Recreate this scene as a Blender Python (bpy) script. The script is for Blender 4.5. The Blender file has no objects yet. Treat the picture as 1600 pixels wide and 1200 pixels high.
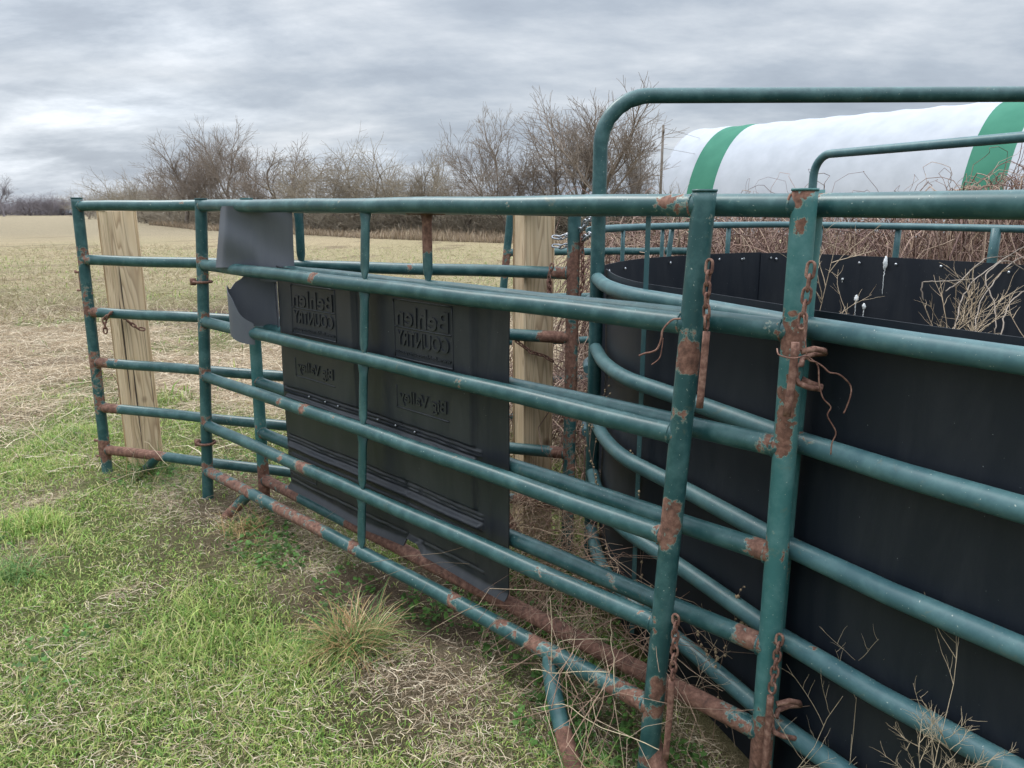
import bpy, math, random
import numpy as np
from mathutils import Vector, Matrix, noise as mnoise
R = math.radians
rng = np.random.default_rng(7)
random.seed(7)
S = bpy.context.scene
COL = S.collection

# ------------------------------------------------------------------ camera
EYE = 1.30; FPX = 1180.0; PITCH = 13.21
cam_d = bpy.data.cameras.new('camera'); cam = bpy.data.objects.new('camera', cam_d); COL.objects.link(cam)
cam.location = (0, 0, EYE); cam.rotation_euler = (R(90 - PITCH), 0, 0)
cam_d.sensor_fit = 'HORIZONTAL'; cam_d.sensor_width = 36; cam_d.lens = 36 * FPX / 1600
cam_d.clip_start = 0.05; cam_d.clip_end = 3000
S.camera = cam

# ------------------------------------------------------------------ world
SUN_EL, SUN_AZ = 52, -50           # azimuth measured from +Y towards +X
w = bpy.data.worlds.new('World'); S.world = w; w.use_nodes = True
nt = w.node_tree; N = nt.nodes; L = nt.links; N.clear()
def nd(nodes, t, **k):
    n = nodes.new(t)
    for a, b in k.items(): setattr(n, a, b)
    return n
wo = nd(N, 'ShaderNodeOutputWorld'); bg = nd(N, 'ShaderNodeBackground'); bg.inputs[1].default_value = 0.10
L.new(bg.outputs[0], wo.inputs[0])
sky = nd(N, 'ShaderNodeTexSky', sky_type='NISHITA'); sky.sun_disc = False
sky.sun_elevation = R(SUN_EL); sky.sun_rotation = R(SUN_AZ); sky.dust_density = 3
tc = nd(N, 'ShaderNodeTexCoord')
sep = nd(N, 'ShaderNodeSeparateXYZ'); L.new(tc.outputs['Generated'], sep.inputs[0])
def M(op, a, b=None, c=None, nodes=N, links=L, clamp=False):
    n = nodes.new('ShaderNodeMath'); n.operation = op; n.use_clamp = clamp
    for i, v in enumerate((a, b, c)):
        if v is None: continue
        if isinstance(v, (int, float)): n.inputs[i].default_value = v
        else: links.new(v, n.inputs[i])
    return n.outputs[0]
zc = M('MAXIMUM', sep.outputs[2], 0.0)
dz = M('ADD', zc, 0.24)
px = M('DIVIDE', sep.outputs[0], dz); py = M('DIVIDE', sep.outputs[1], dz)
cmb = nd(N, 'ShaderNodeCombineXYZ'); L.new(px, cmb.inputs[0]); L.new(py, cmb.inputs[1])
mp = nd(N, 'ShaderNodeMapping'); L.new(cmb.outputs[0], mp.inputs[0])
mp.inputs['Location'].default_value = (3.1, 0.4, 0); mp.inputs['Rotation'].default_value = (0, 0, 0.25); mp.inputs['Scale'].default_value = (1.25, 1.9, 1)
n1 = nd(N, 'ShaderNodeTexNoise'); n1.inputs['Scale'].default_value = 1.0; n1.inputs['Detail'].default_value = 9; n1.inputs['Roughness'].default_value = 0.60; n1.inputs['Distortion'].default_value = 0.15
L.new(mp.outputs[0], n1.inputs['Vector'])
n2 = nd(N, 'ShaderNodeTexNoise'); n2.inputs['Scale'].default_value = 0.33; n2.inputs['Detail'].default_value = 4
L.new(mp.outputs[0], n2.inputs['Vector'])
mixn = M('ADD', M('MULTIPLY', n1.outputs[0], 0.65), M('MULTIPLY', n2.outputs[0], 0.35))
cr = nd(N, 'ShaderNodeValToRGB'); L.new(mixn, cr.inputs[0])
e = cr.color_ramp.elements
e[0].position = 0.36; e[0].color = (2.75, 3.15, 3.75, 1)
e[1].position = 0.64; e[1].color = (6.6, 6.85, 7.2, 1)
for p, c in ((0.45, (3.45, 3.9, 4.5, 1)), (0.53, (4.6, 5.0, 5.5, 1))):
    q = e.new(p); q.color = c
# bright break in the cloud low on the left
def glow(az, el, width, wz):
    v = (math.sin(R(az)) * math.cos(R(el)), math.cos(R(az)) * math.cos(R(el)), math.sin(R(el)))
    sb = nd(N, 'ShaderNodeVectorMath', operation='SUBTRACT'); L.new(tc.outputs['Generated'], sb.inputs[0]); sb.inputs[1].default_value = v
    sc = nd(N, 'ShaderNodeVectorMath', operation='MULTIPLY'); L.new(sb.outputs[0], sc.inputs[0]); sc.inputs[1].default_value = (1 / width, 1 / width, 1 / wz)
    ln = nd(N, 'ShaderNodeVectorMath', operation='LENGTH'); L.new(sc.outputs[0], ln.inputs[0])
    g = M('MAXIMUM', M('SUBTRACT', 1.0, ln.outputs['Value']), 0.0)
    return M('MULTIPLY', g, M('MAXIMUM', M('MULTIPLY', M('SUBTRACT', n1.outputs[0], 0.38), 4.5), 0.0))
gl = M('ADD', glow(-25.5, 6.3, 0.20, 0.035), M('MULTIPLY', glow(-6, 3.5, 0.2, 0.02), 0.8))
gl = M('ADD', gl, M('MULTIPLY', glow(-33, 3.0, 0.28, 0.05), 0.8))
gl = M('ADD', gl, M('MULTIPLY', glow(-28, 11, 0.30, 0.05), 0.5))
zen = M('ADD', 1.0, M('MULTIPLY', M('MAXIMUM', M('SUBTRACT', zc, 0.28), 0.0), 6.2))
fac = M('ADD', zen, M('MULTIPLY', gl, 0.55))
vm = nd(N, 'ShaderNodeVectorMath', operation='SCALE'); L.new(cr.outputs[0], vm.inputs[0]); L.new(fac, vm.inputs['Scale'])
mx = nd(N, 'ShaderNodeMix', data_type='RGBA'); mx.inputs[0].default_value = 0.93
L.new(sky.outputs[0], mx.inputs[6]); L.new(vm.outputs[0], mx.inputs[7]); L.new(mx.outputs[2], bg.inputs[0])

sd = bpy.data.lights.new('sun', 'SUN'); sd.energy = 1.5; sd.angle = R(18); sd.color = (1, 0.96, 0.9)
so = bpy.data.objects.new('sun', sd); COL.objects.link(so)
sdir = Vector((math.sin(R(SUN_AZ)) * math.cos(R(SUN_EL)), math.cos(R(SUN_AZ)) * math.cos(R(SUN_EL)), math.sin(R(SUN_EL))))
so.rotation_euler = sdir.to_track_quat('Z', 'Y').to_euler(); so.location = (0, 0, 20)

S.view_settings.view_transform = 'Standard'; S.view_settings.look = 'None'
S.view_settings.exposure = 0.52; S.view_settings.gamma = 1.0
S.render.engine = 'CYCLES'

# ------------------------------------------------------------------ materials
def mat(name):
    m = bpy.data.materials.new(name); m.use_nodes = True
    b = m.node_tree.nodes['Principled BSDF']
    return m, m.node_tree, b
def ramp(t, inp, stops):
    c = t.nodes.new('ShaderNodeValToRGB'); t.links.new(inp, c.inputs[0])
    el = c.color_ramp.elements
    el[0].position, el[0].color = stops[0][0], tuple(stops[0][1]) + (1,)
    el[1].position, el[1].color = stops[-1][0], tuple(stops[-1][1]) + (1,)
    for p, q in stops[1:-1]:
        x = el.new(p); x.color = tuple(q) + (1,)
    return c.outputs[0]
def noise_tex(t, scale, detail=5, rough=0.55, vec=None, dist=0, stretch=None, coord='Object'):
    n = t.nodes.new('ShaderNodeTexNoise'); n.inputs['Scale'].default_value = scale
    n.inputs['Detail'].default_value = detail; n.inputs['Roughness'].default_value = rough; n.inputs['Distortion'].default_value = dist
    c = t.nodes.new('ShaderNodeTexCoord'); v = c.outputs[coord]
    if stretch:
        m_ = t.nodes.new('ShaderNodeMapping'); m_.inputs['Scale'].default_value = stretch; t.links.new(v, m_.inputs[0]); v = m_.outputs[0]
    t.links.new(v, n.inputs['Vector'])
    return n.outputs[0]
def mixc(t, f, a, b):
    x = t.nodes.new('ShaderNodeMix'); x.data_type = 'RGBA'
    for i, v in ((0, f), (6, a), (7, b)):
        if isinstance(v, (int, float)): x.inputs[i].default_value = v
        elif isinstance(v, tuple): x.inputs[i].default_value = v + (1,)
        else: t.links.new(v, x.inputs[i])
    return x.outputs[2]
def bump(t, b, h, strength, dist=0.002):
    n = t.nodes.new('ShaderNodeBump'); n.inputs['Strength'].default_value = strength; n.inputs['Distance'].default_value = dist
    t.links.new(h, n.inputs['Height']); t.links.new(n.outputs[0], b.inputs['Normal'])
def tm(t, op, a, b=None, c=None, clamp=False): return M(op, a, b, c, t.nodes, t.links, clamp)
def attr(t, name):
    a = t.nodes.new('ShaderNodeAttribute'); a.attribute_name = name; return a

def rust_colour(t):
    n = noise_tex(t, 60, 6, 0.65)
    return ramp(t, n, [(0.3, (0.065, 0.033, 0.024)), (0.5, (0.155, 0.076, 0.053)), (0.62, (0.225, 0.118, 0.083)), (0.8, (0.33, 0.21, 0.155))])

def paint_mat(name, ca, cb, fade=0.32, rough=0.31):
    m, t, b = mat(name)
    big = noise_tex(t, 3.5, 4)
    base = mixc(t, big, ca, cb)
    # chalky fading
    ch = noise_tex(t, 14, 7, 0.7)
    base = mixc(t, tm(t, 'MULTIPLY', ramp(t, ch, [(0.45, (0, 0, 0)), (0.75, (1, 1, 1))]), fade), base, (0.16, 0.30, 0.29))
    # grime and pale specks
    sp = noise_tex(t, 170, 2, 0.5)
    base = mixc(t, ramp(t, sp, [(0.71, (0, 0, 0)), (0.76, (0.75, 0.75, 0.75))]), base, (0.42, 0.46, 0.40))
    gr = noise_tex(t, 22, 8, 0.75, dist=0.8)
    base = mixc(t, ramp(t, gr, [(0.60, (0, 0, 0)), (0.74, (0.55, 0.55, 0.55))]), base, (0.17, 0.15, 0.08))
    a = attr(t, 'rust').outputs['Fac']
    n = noise_tex(t, 30, 9, 0.62, dist=0.3)
    n_small = noise_tex(t, 75, 4, 0.6)
    val = tm(t, 'ADD', a, tm(t, 'ADD', tm(t, 'MULTIPLY', tm(t, 'SUBTRACT', n, 0.5), 1.5), tm(t, 'MULTIPLY', tm(t, 'SUBTRACT', n_small, 0.5), 0.55)))
    msk = ramp(t, val, [(0.46, (0, 0, 0)), (0.505, (1, 1, 1))])
    halo = ramp(t, val, [(0.40, (0, 0, 0)), (0.48, (0.7, 0.7, 0.7))])
    base = mixc(t, halo, base, (0.24, 0.30, 0.24))
    base = mixc(t, msk, base, rust_colour(t))
    t.links.new(base, b.inputs['Base Color'])
    r = tm(t, 'ADD', rough, tm(t, 'MULTIPLY', msk, 0.5))
    r = tm(t, 'ADD', r, tm(t, 'MULTIPLY', ch, 0.16))
    t.links.new(r, b.inputs['Roughness'])
    h = tm(t, 'ADD', tm(t, 'MULTIPLY', msk, -0.6), tm(t, 'ADD', tm(t, 'MULTIPLY', n_small, tm(t, 'MULTIPLY', msk, 1.3)), tm(t, 'MULTIPLY', ch, 0.25)))
    bump(t, b, h, 0.55, 0.0016)
    b.inputs['Specular IOR Level'].default_value = 0.45
    return m
PAINT = paint_mat('teal_paint', (0.013, 0.054, 0.057), (0.022, 0.076, 0.077))
PAINT_FADED = paint_mat('faded_teal_paint', (0.028, 0.115, 0.112), (0.045, 0.150, 0.145), 0.5, 0.45)
PAINT_GREY = paint_mat('weathered_teal_paint', (0.030, 0.085, 0.096), (0.05, 0.12, 0.13), 0.35, 0.38)

def simple(name, stops, scale=8, rough=0.8, bmp=0.3, spec=0.3, stretch=None, dist=0, detail=7, bd=0.002):
    m, t, b = mat(name)
    n = noise_tex(t, scale, detail, 0.62, stretch=stretch, dist=dist)
    t.links.new(ramp(t, n, stops), b.inputs['Base Color']); b.inputs['Roughness'].default_value = rough
    b.inputs['Specular IOR Level'].default_value = spec
    if bmp: bump(t, b, n, bmp, bd)
    return m
RUST = simple('rusty_steel', [(0.3, (0.065, 0.030, 0.024)), (0.5, (0.16, 0.08, 0.058)), (0.7, (0.30, 0.18, 0.135))], 70, 0.85, 0.6)
ZINC = simple('galvanised_steel', [(0.3, (0.28, 0.29, 0.31)), (0.7, (0.55, 0.56, 0.58))], 90, 0.35, 0.2); ZINC.node_tree.nodes['Principled BSDF'].inputs['Metallic'].default_value = 0.8
BARK = simple('grey_bark', [(0.3, (0.11, 0.088, 0.072)), (0.7, (0.22, 0.185, 0.155))], 6, 0.95, 0.0)
TWIG = simple('twig_bark', [(0.3, (0.17, 0.135, 0.11)), (0.7, (0.31, 0.26, 0.215))], 2, 0.95, 0.0)
TWIG2 = simple('olive_twig_bark', [(0.3, (0.20, 0.165, 0.125)), (0.7, (0.34, 0.295, 0.225))], 2, 0.95, 0.0)
TWIG_HAZE = simple('haze_toned_twig_bark', [(0.3, (0.16, 0.14, 0.15)), (0.7, (0.25, 0.225, 0.235))], 2, 0.95, 0.0)  # cooler grey tone, distance haze painted into the bark colour
POLEW = simple('grey_pole_wood', [(0.3, (0.12, 0.10, 0.085)), (0.7, (0.22, 0.19, 0.16))], 4, 0.9, 0.0)

def black_plastic(name, ca, cb, rough, dust=(0.10, 0.10, 0.10), dustamt=0.3):
    m, t, b = mat(name)
    n = noise_tex(t, 2.2, 6, 0.6); d = noise_tex(t, 7, 10, 0.75, stretch=(1, 1, 0.22), dist=0.6)
    base = mixc(t, n, ca, cb)
    base = mixc(t, tm(t, 'MULTIPLY', ramp(t, d, [(0.45, (0, 0, 0)), (0.8, (1, 1, 1))]), dustamt), base, dust)
    s = noise_tex(t, 150, 2)
    base = mixc(t, ramp(t, s, [(0.755, (0, 0, 0)), (0.79, (0.6, 0.6, 0.6))]), base, (0.35, 0.36, 0.36))
    t.links.new(base, b.inputs['Base Color'])
    t.links.new(tm(t, 'ADD', rough, tm(t, 'MULTIPLY', d, 0.25)), b.inputs['Roughness'])
    b.inputs['Specular IOR Level'].default_value = 0.4
    bump(t, b, tm(t, 'ADD', n, tm(t, 'MULTIPLY', noise_tex(t, 300, 2), 0.1)), 0.25, 0.004)
    return m
SHEET = black_plastic('black_sheet', (0.0045, 0.0075, 0.0130), (0.0065, 0.0095, 0.0155), 0.40, (0.034, 0.036, 0.040), 0.50)
TROUGH = black_plastic('dark_moulded_plastic', (0.014, 0.0165, 0.021), (0.020, 0.023, 0.028), 0.26, (0.10, 0.10, 0.095), 0.35)
FLAP = black_plastic('pale_grey_plastic', (0.075, 0.082, 0.098), (0.10, 0.108, 0.125), 0.38, (0.16, 0.165, 0.18), 0.4)  # paler grey than the moulded panel plastic
WHITE = simple('bird_dropping', [(0.3, (0.5, 0.52, 0.52)), (0.7, (0.75, 0.76, 0.75))], 60, 0.7, 0.2)

# timber: knots and growth rings
def timber():
    m, t, b = mat('treated_pine')
    c = t.nodes.new('ShaderNodeTexCoord'); mpn = t.nodes.new('ShaderNodeMapping'); mpn.inputs['Scale'].default_value = (1, 1, 0.07)
    t.links.new(c.outputs['Object'], mpn.inputs[0])
    ns = t.nodes.new('ShaderNodeTexNoise'); ns.inputs['Scale'].default_value = 9; ns.inputs['Detail'].default_value = 2; t.links.new(mpn.outputs[0], ns.inputs['Vector'])
    rings = tm(t, 'FRACT', tm(t, 'MULTIPLY', ns.outputs[0], 22.0))
    ring = ramp(t, rings, [(0.0, (0.68, 0.52, 0.34)), (0.55, (0.60, 0.44, 0.27)), (0.86, (0.36, 0.23, 0.13)), (1.0, (0.66, 0.50, 0.33))])
    fine = noise_tex(t, 60, 5, 0.6, stretch=(1, 1, 0.04))
    col = mixc(t, ramp(t, fine, [(0.45, (0, 0, 0)), (0.8, (0.55, 0.55, 0.55))]), ring, (0.30, 0.24, 0.17))
    big = noise_tex(t, 2.5, 4, stretch=(1, 1, 0.5))
    col = mixc(t, tm(t, 'MULTIPLY', big, 0.35), col, (0.68, 0.56, 0.39))
    vo = t.nodes.new('ShaderNodeTexVoronoi'); vo.inputs['Scale'].default_value = 4.2
    mp2 = t.nodes.new('ShaderNodeMapping'); mp2.inputs['Scale'].default_value = (1, 1, 0.75); t.links.new(c.outputs['Object'], mp2.inputs[0]); t.links.new(mp2.outputs[0], vo.inputs['Vector'])
    col = mixc(t, ramp(t, vo.outputs[0], [(0.045, (1, 1, 1)), (0.10, (0, 0, 0))]), col, (0.11, 0.06, 0.035))
    ck = noise_tex(t, 40, 2, 0.4, stretch=(1, 1, 0.02))
    crack = ramp(t, ck, [(0.70, (0, 0, 0)), (0.73, (1, 1, 1))])
    col = mixc(t, crack, col, (0.05, 0.035, 0.025))
    t.links.new(col, b.inputs['Base Color']); b.inputs['Roughness'].default_value = 0.85
    bump(t, b, tm(t, 'SUBTRACT', tm(t, 'MULTIPLY', fine, 0.5), tm(t, 'MULTIPLY', crack, 1.0)), 0.5, 0.003)
    return m
TIMBER = timber()

def vcol_mat(name, rough=0.75, trans=0.0, spec=0.25):
    m, t, b = mat(name)
    a = attr(t, 'col')
    t.links.new(a.outputs['Color'], b.inputs['Base Color']); b.inputs['Roughness'].default_value = rough
    b.inputs['Specular IOR Level'].default_value = spec
    if trans:
        tr = t.nodes.new('ShaderNodeBsdfTranslucent'); t.links.new(a.outputs['Color'], tr.inputs[0])
        ms = t.nodes.new('ShaderNodeMixShader'); ms.inputs[0].default_value = trans
        t.links.new(b.outputs[0], ms.inputs[1]); t.links.new(tr.outputs[0], ms.inputs[2])
        t.links.new(ms.outputs[0], t.nodes['Material Output'].inputs[0])
    return m
BLADE = vcol_mat('grass_blade', 0.6, 0.3)
STRAW = vcol_mat('dry_stem', 0.7, 0.12)

# ------------------------------------------------------------------ object helpers
def tag(o, label=None, cat=None, group=None, kind=None):
    if label: o['label'] = label
    if cat: o['category'] = cat
    if group: o['group'] = group
    if kind: o['kind'] = kind
    return o
def empty(name, loc, label, cat, group=None):
    o = bpy.data.objects.new(name, None); COL.objects.link(o); o.location = loc; o.empty_display_size = 0.1
    return tag(o, label, cat, group)
class MB:
    def __init__(s): s.v = []; s.f = []; s.r = []; s.flat = {}
    def tube(s, pts, rad, sides=16, rust=None, caps=True, step=None, squash=None):
        pts = [Vector(p) for p in pts]
        if step:
            out = [pts[0]]; rr = [rad[0]] if isinstance(rad, (list, tuple)) else None
            for i in range(1, len(pts)):
                n = max(1, int((pts[i] - pts[i - 1]).length / step))
                for k in range(1, n + 1):
                    out.append(pts[i - 1].lerp(pts[i], k / n))
                    if rr is not None: rr.append(rad[i - 1] + (rad[i] - rad[i - 1]) * k / n)
            pts = out
            if rr is not None: rad = rr
        n = len(pts); b0 = len(s.v)
        up = None
        for i, p in enumerate(pts):
            d = (pts[min(i + 1, n - 1)] - pts[max(i - 1, 0)])
            d = d.normalized() if d.length > 1e-9 else Vector((0, 0, 1))
            if up is None:
                up = Vector((0, 0, 1)) if abs(d.z) < 0.9 else Vector((0, 1, 0))
            x = d.cross(up).normalized(); up = x.cross(d).normalized()
            r = rad[i] if isinstance(rad, (list, tuple)) else rad
            for k in range(sides):
                a = 2 * math.pi * k / sides
                vv = p + (x * math.cos(a) + up * math.sin(a)) * r; s.v.append(vv)
                s.r.append(rust(p, i / (n - 1), vv) if rust else 0.0)
        for i in range(n - 1):
            for k in range(sides):
                a = b0 + i * sides + k; b = b0 + i * sides + (k + 1) % sides
                s.f.append((a, b, b + sides, a + sides))
        if caps:
            s.f.append(tuple(b0 + k for k in range(sides))[::-1]); s.f.append(tuple(b0 + (n - 1) * sides + k for k in range(sides)))
        return s
    def box(s, c, size, rot=None):
        b0 = len(s.v); m = rot or Matrix.Identity(3)
        for x in (-.5, .5):
            for y in (-.5, .5):
                for z in (-.5, .5):
                    s.v.append(Vector(c) + m @ Vector((x * size[0], y * size[1], z * size[2]))); s.r.append(0)
        for q in ((0, 1, 3, 2), (4, 6, 7, 5), (0, 4, 5, 1), (2, 3, 7, 6), (0, 2, 6, 4), (1, 5, 7, 3)):
            s.f.append(tuple(b0 + i for i in q))
        return s
    def build(s, name, m, parent=None, smooth=True, rust=False, flat_edges=False):
        if flat_edges:     # rims get their own vertices so the faces shade flat right to the edge
            for i in list(s.flat):
                nf = []
                for q in s.f[i]: s.v.append(Vector(s.v[q])); s.r.append(s.r[q]); nf.append(len(s.v) - 1)
                s.f[i] = tuple(nf)
        me = bpy.data.meshes.new(name)
        off = Vector(parent.location) if parent is not None and parent.parent is None else (Vector(parent['_o']) if parent is not None and '_o' in parent.keys() else Vector((0, 0, 0)))
        me.from_pydata([tuple(v - off) for v in s.v], [], s.f); me.materials.append(m)
        if rust:
            a = me.attributes.new('rust', 'FLOAT', 'POINT'); a.data.foreach_set('value', s.r)
        if smooth:
            me.polygons.foreach_set('use_smooth', [len(f) <= 4 for f in s.f])
        me.update()
        o = bpy.data.objects.new(name, me); COL.objects.link(o)
        if parent is not None: o.parent = parent
        return o
def np_mesh(name, V, F, m, col=None, smooth=False, parent=None):
    """V (n,3), F list of (k,m) int arrays with equal face size each"""
    me = bpy.data.meshes.new(name)
    F = [f for f in F if len(f)]
    me.vertices.add(len(V)); me.vertices.foreach_set('co', np.asarray(V, np.float32).ravel())
    nl = sum(f.size for f in F); npoly = sum(len(f) for f in F)
    me.loops.add(nl); me.loops.foreach_set('vertex_index', np.concatenate([f.ravel() for f in F]).astype(np.int32))
    me.polygons.add(npoly)
    sizes = np.concatenate([np.full(len(f), f.shape[1]) for f in F]); st = np.concatenate([[0], np.cumsum(sizes)[:-1]])
    me.polygons.foreach_set('loop_start', st.astype(np.int32))
    if smooth: me.polygons.foreach_set('use_smooth', np.ones(npoly, bool))
    me.materials.append(m)
    if col is not None:
        a = me.attributes.new('col', 'FLOAT_COLOR', 'POINT')
        a.data.foreach_set('color', np.concatenate([col, np.ones((len(col), 1))], 1).astype(np.float32).ravel())
    me.update(calc_edges=True); me.validate()
    o = bpy.data.objects.new(name, me); COL.objects.link(o)
    if parent is not None: o.parent = parent
    return o
def px_at(x, Y, Z=0.0):       # X of a pixel column at forward distance Y and height Z relative to the eye
    return (x - 800) / FPX * (Y * math.cos(R(PITCH)) - Z * math.sin(R(PITCH)))
def pix(x, y, Y):             # 3D point seen at pixel (x, y) lying at forward distance Y
    a = math.atan((600 - y) / FPX) - R(PITCH); Z = Y * math.tan(a)
    return Vector((px_at(x, Y, Z), Y, EYE + Z))

# ------------------------------------------------------------------ value noise for zones
def vnoise(x, y, scale, seed=0, octaves=3):
    out = np.zeros_like(x, dtype=float); amp = 1; tot = 0
    for o in range(octaves):
        xs = x * scale + seed * 17.3 + o * 31.7; ys = y * scale - seed * 9.1 + o * 11.9
        xi = np.floor(xs).astype(np.int64); yi = np.floor(ys).astype(np.int64); fx = xs - xi; fy = ys - yi
        fx = fx * fx * (3 - 2 * fx); fy = fy * fy * (3 - 2 * fy)
        def h(a, b):
            n = (a * 374761393 + b * 668265263 + seed * 1442695 + o * 977) & 0xffffffff
            n = ((n ^ (n >> 13)) * 1274126177) & 0xffffffff
            return ((n ^ (n >> 16)) & 0xffff) / 65535.0
        v = (h(xi, yi) * (1 - fx) + h(xi + 1, yi) * fx) * (1 - fy) + (h(xi, yi + 1) * (1 - fx) + h(xi + 1, yi + 1) * fx) * fy
        out += v * amp; tot += amp; amp *= 0.5; scale *= 2.05
    return out / tot
def sstep(a, b, x): t = np.clip((x - a) / (b - a), 0, 1); return t * t * (3 - 2 * t)

def ground_z(x, y):
    x = np.asarray(x, float); y = np.asarray(y, float)
    near = 1 - sstep(14, 30, y)
    z = (vnoise(x, y, 1.4, 3, 3) - 0.5) * 0.05 * near
    z -= 0.10 * np.exp(-(((x - 0.10) / 0.55) ** 2 + ((y - 3.1) / 0.5) ** 2))
    z -= 0.03 * np.exp(-(((x + 0.35) / 0.8) ** 2 + ((y - 2.25) / 0.25) ** 2))
    z -= 0.11 * np.exp(-(((x - 0.45) / 0.7) ** 2 + ((y - 1.35) / 0.6) ** 2))
    z += (vnoise(x, y, 4.5, 6, 2) - 0.5) * 0.022 * near
    z += (vnoise(x, y, 0.05, 5, 2) - 0.5) * 0.35 * sstep(15, 60, y)
    # broad swell of the field towards the left horizon
    return z
def greenness(x, y):
    """1 = green sward, 0 = dry straw"""
    edge = 4.35 + 0.35 * np.sin(x * 2.1) + (vnoise(x, y, 0.9, 8) - 0.5) * 1.6 - 0.25 * np.maximum(x + 1.8, 0)
    g = 1 - sstep(edge - 0.35, edge + 0.5, y)
    p = vnoise(x, y, 1.5, 11, 4)
    g *= 1 - 0.65 * sstep(0.58, 0.74, p)
    # scattered green patches in the straw and a greener field band further out
    g += (1 - sstep(4.2, 5.0, 9 - y)) * 0.0
    g = np.maximum(g, 0.8 * sstep(0.60, 0.72, vnoise(x, y, 0.8, 21, 3)) * sstep(4, 6, y))
    g = np.maximum(g, (0.30 + 0.5 * sstep(0.45, 0.6, vnoise(x, y * 0.5, 0.35, 31, 3))) * sstep(9.0, 11.5, y) * (1 - sstep(26, 40, y)))
    # worn, dry strip under the panels
    d = np.abs((x + 0.45) * 0.70 + (y - 2.40) * 0.71)
    strip = (1 - sstep(0.10, 0.42, d + (vnoise(x, y, 3.0, 41) - 0.5) * 0.35)) * (y < 3.6)
    g *= 1 - 0.75 * strip
    return np.clip(g, 0, 1)
def bareness(x, y):
    b = sstep(0.62, 0.72, vnoise(x, y, 1.1, 51, 4)) * 0.6
    d = np.abs(y - 9.2 - 0.25 * np.sin(x * 0.8)); b = np.maximum(b, (1 - sstep(0.3, 1.0, d)) * sstep(0.36, 0.50, vnoise(x, y, 0.5, 61, 3)))
    d2 = np.hypot((x + 0.18) / 0.75, (y - 2.35) / 0.32); b = np.maximum(b, 0.9 * (1 - sstep(0.5, 1.0, d2 + (vnoise(x, y, 4, 71) - 0.5) * 0.6)))
    return b

# ------------------------------------------------------------------ ground sheet
def axis(lo, hi, fine_lo, fine_hi, step, grow=1.06):
    a = list(np.arange(fine_lo, fine_hi, step))
    s = step; p = a[-1]
    while p < hi: s *= grow; p += s; a.append(min(p, hi))
    s = step; p = a[0]; b = []
    while p > lo: s *= grow; p -= s; b.append(max(p, lo))
    return np.array(b[::-1] + a)
gx = axis(-1500, 1500, -4.5, 2.5, 0.05, 1.05); gy = axis(-60, 2400, 0.6, 7.5, 0.05, 1.045)
GX, GY = np.meshgrid(gx, gy); GZ = ground_z(GX, GY)
V = np.stack([GX.ravel(), GY.ravel(), GZ.ravel()], 1); nx, ny = len(gx), len(gy)
idx = np.arange(nx * ny).reshape(ny, nx)
F = np.stack([idx[:-1, :-1], idx[:-1, 1:], idx[1:, 1:], idx[1:, :-1]], -1).reshape(-1, 4)
g = greenness(V[:, 0], V[:, 1])[:, None]; br = bareness(V[:, 0], V[:, 1])[:, None]; yy = V[:, 1][:, None]
soil = np.array([0.115, 0.082, 0.056]); green = np.array([0.150, 0.165, 0.060]); straw = np.array([0.36, 0.28, 0.185])
under = straw * 0.62 * (1 - g) + green * 0.75 * g
far = np.array([0.305, 0.240, 0.150]) * (1 - 0.30 * g) + np.array([0.13, 0.155, 0.06]) * 0.30 * g
rows = np.array([0.215, 0.178, 0.118])
fr = sstep(26, 46, V[:, 1] - 0.25 * V[:, 0])[:, None]
k = sstep(8, 14, V[:, 1])[:, None]
c = under * (1 - k) + far * k
c = c * (1 - fr) + rows * fr
c = c * (1 - br * (1 - fr)) + soil * br * (1 - fr)
m, t, b = mat('field_ground')
a = attr(t, 'col').outputs['Color']
n_a = noise_tex(t, 7, 9, 0.72); n_b = noise_tex(t, 55, 6, 0.7); n_c = noise_tex(t, 1.1, 8, 0.7)
n_d = noise_tex(t, 260, 4, 0.7)
fac_ = tm(t, 'MULTIPLY', tm(t, 'ADD', tm(t, 'MULTIPLY', n_a, 0.9), tm(t, 'ADD', tm(t, 'MULTIPLY', n_b, 0.8), tm(t, 'MULTIPLY', n_c, 0.4))), tm(t, 'ADD', 0.1, tm(t, 'POWER', tm(t, 'MULTIPLY', n_d, 1.95), 2.0)))
vm_ = t.nodes.new('ShaderNodeVectorMath'); vm_.operation = 'SCALE'; t.links.new(a, vm_.inputs[0]); t.links.new(fac_, vm_.inputs['Scale'])
t.links.new(vm_.outputs[0], b.inputs['Base Color']); b.inputs['Roughness'].default_value = 0.95; b.inputs['Specular IOR Level'].default_value = 0.1
bump(t, b, tm(t, 'ADD', n_b, tm(t, 'MULTIPLY', n_d, 0.5)), 1.0, 0.03)
go = np_mesh('ground', V, [F], m, c, smooth=True); tag(go, kind='structure')

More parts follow.
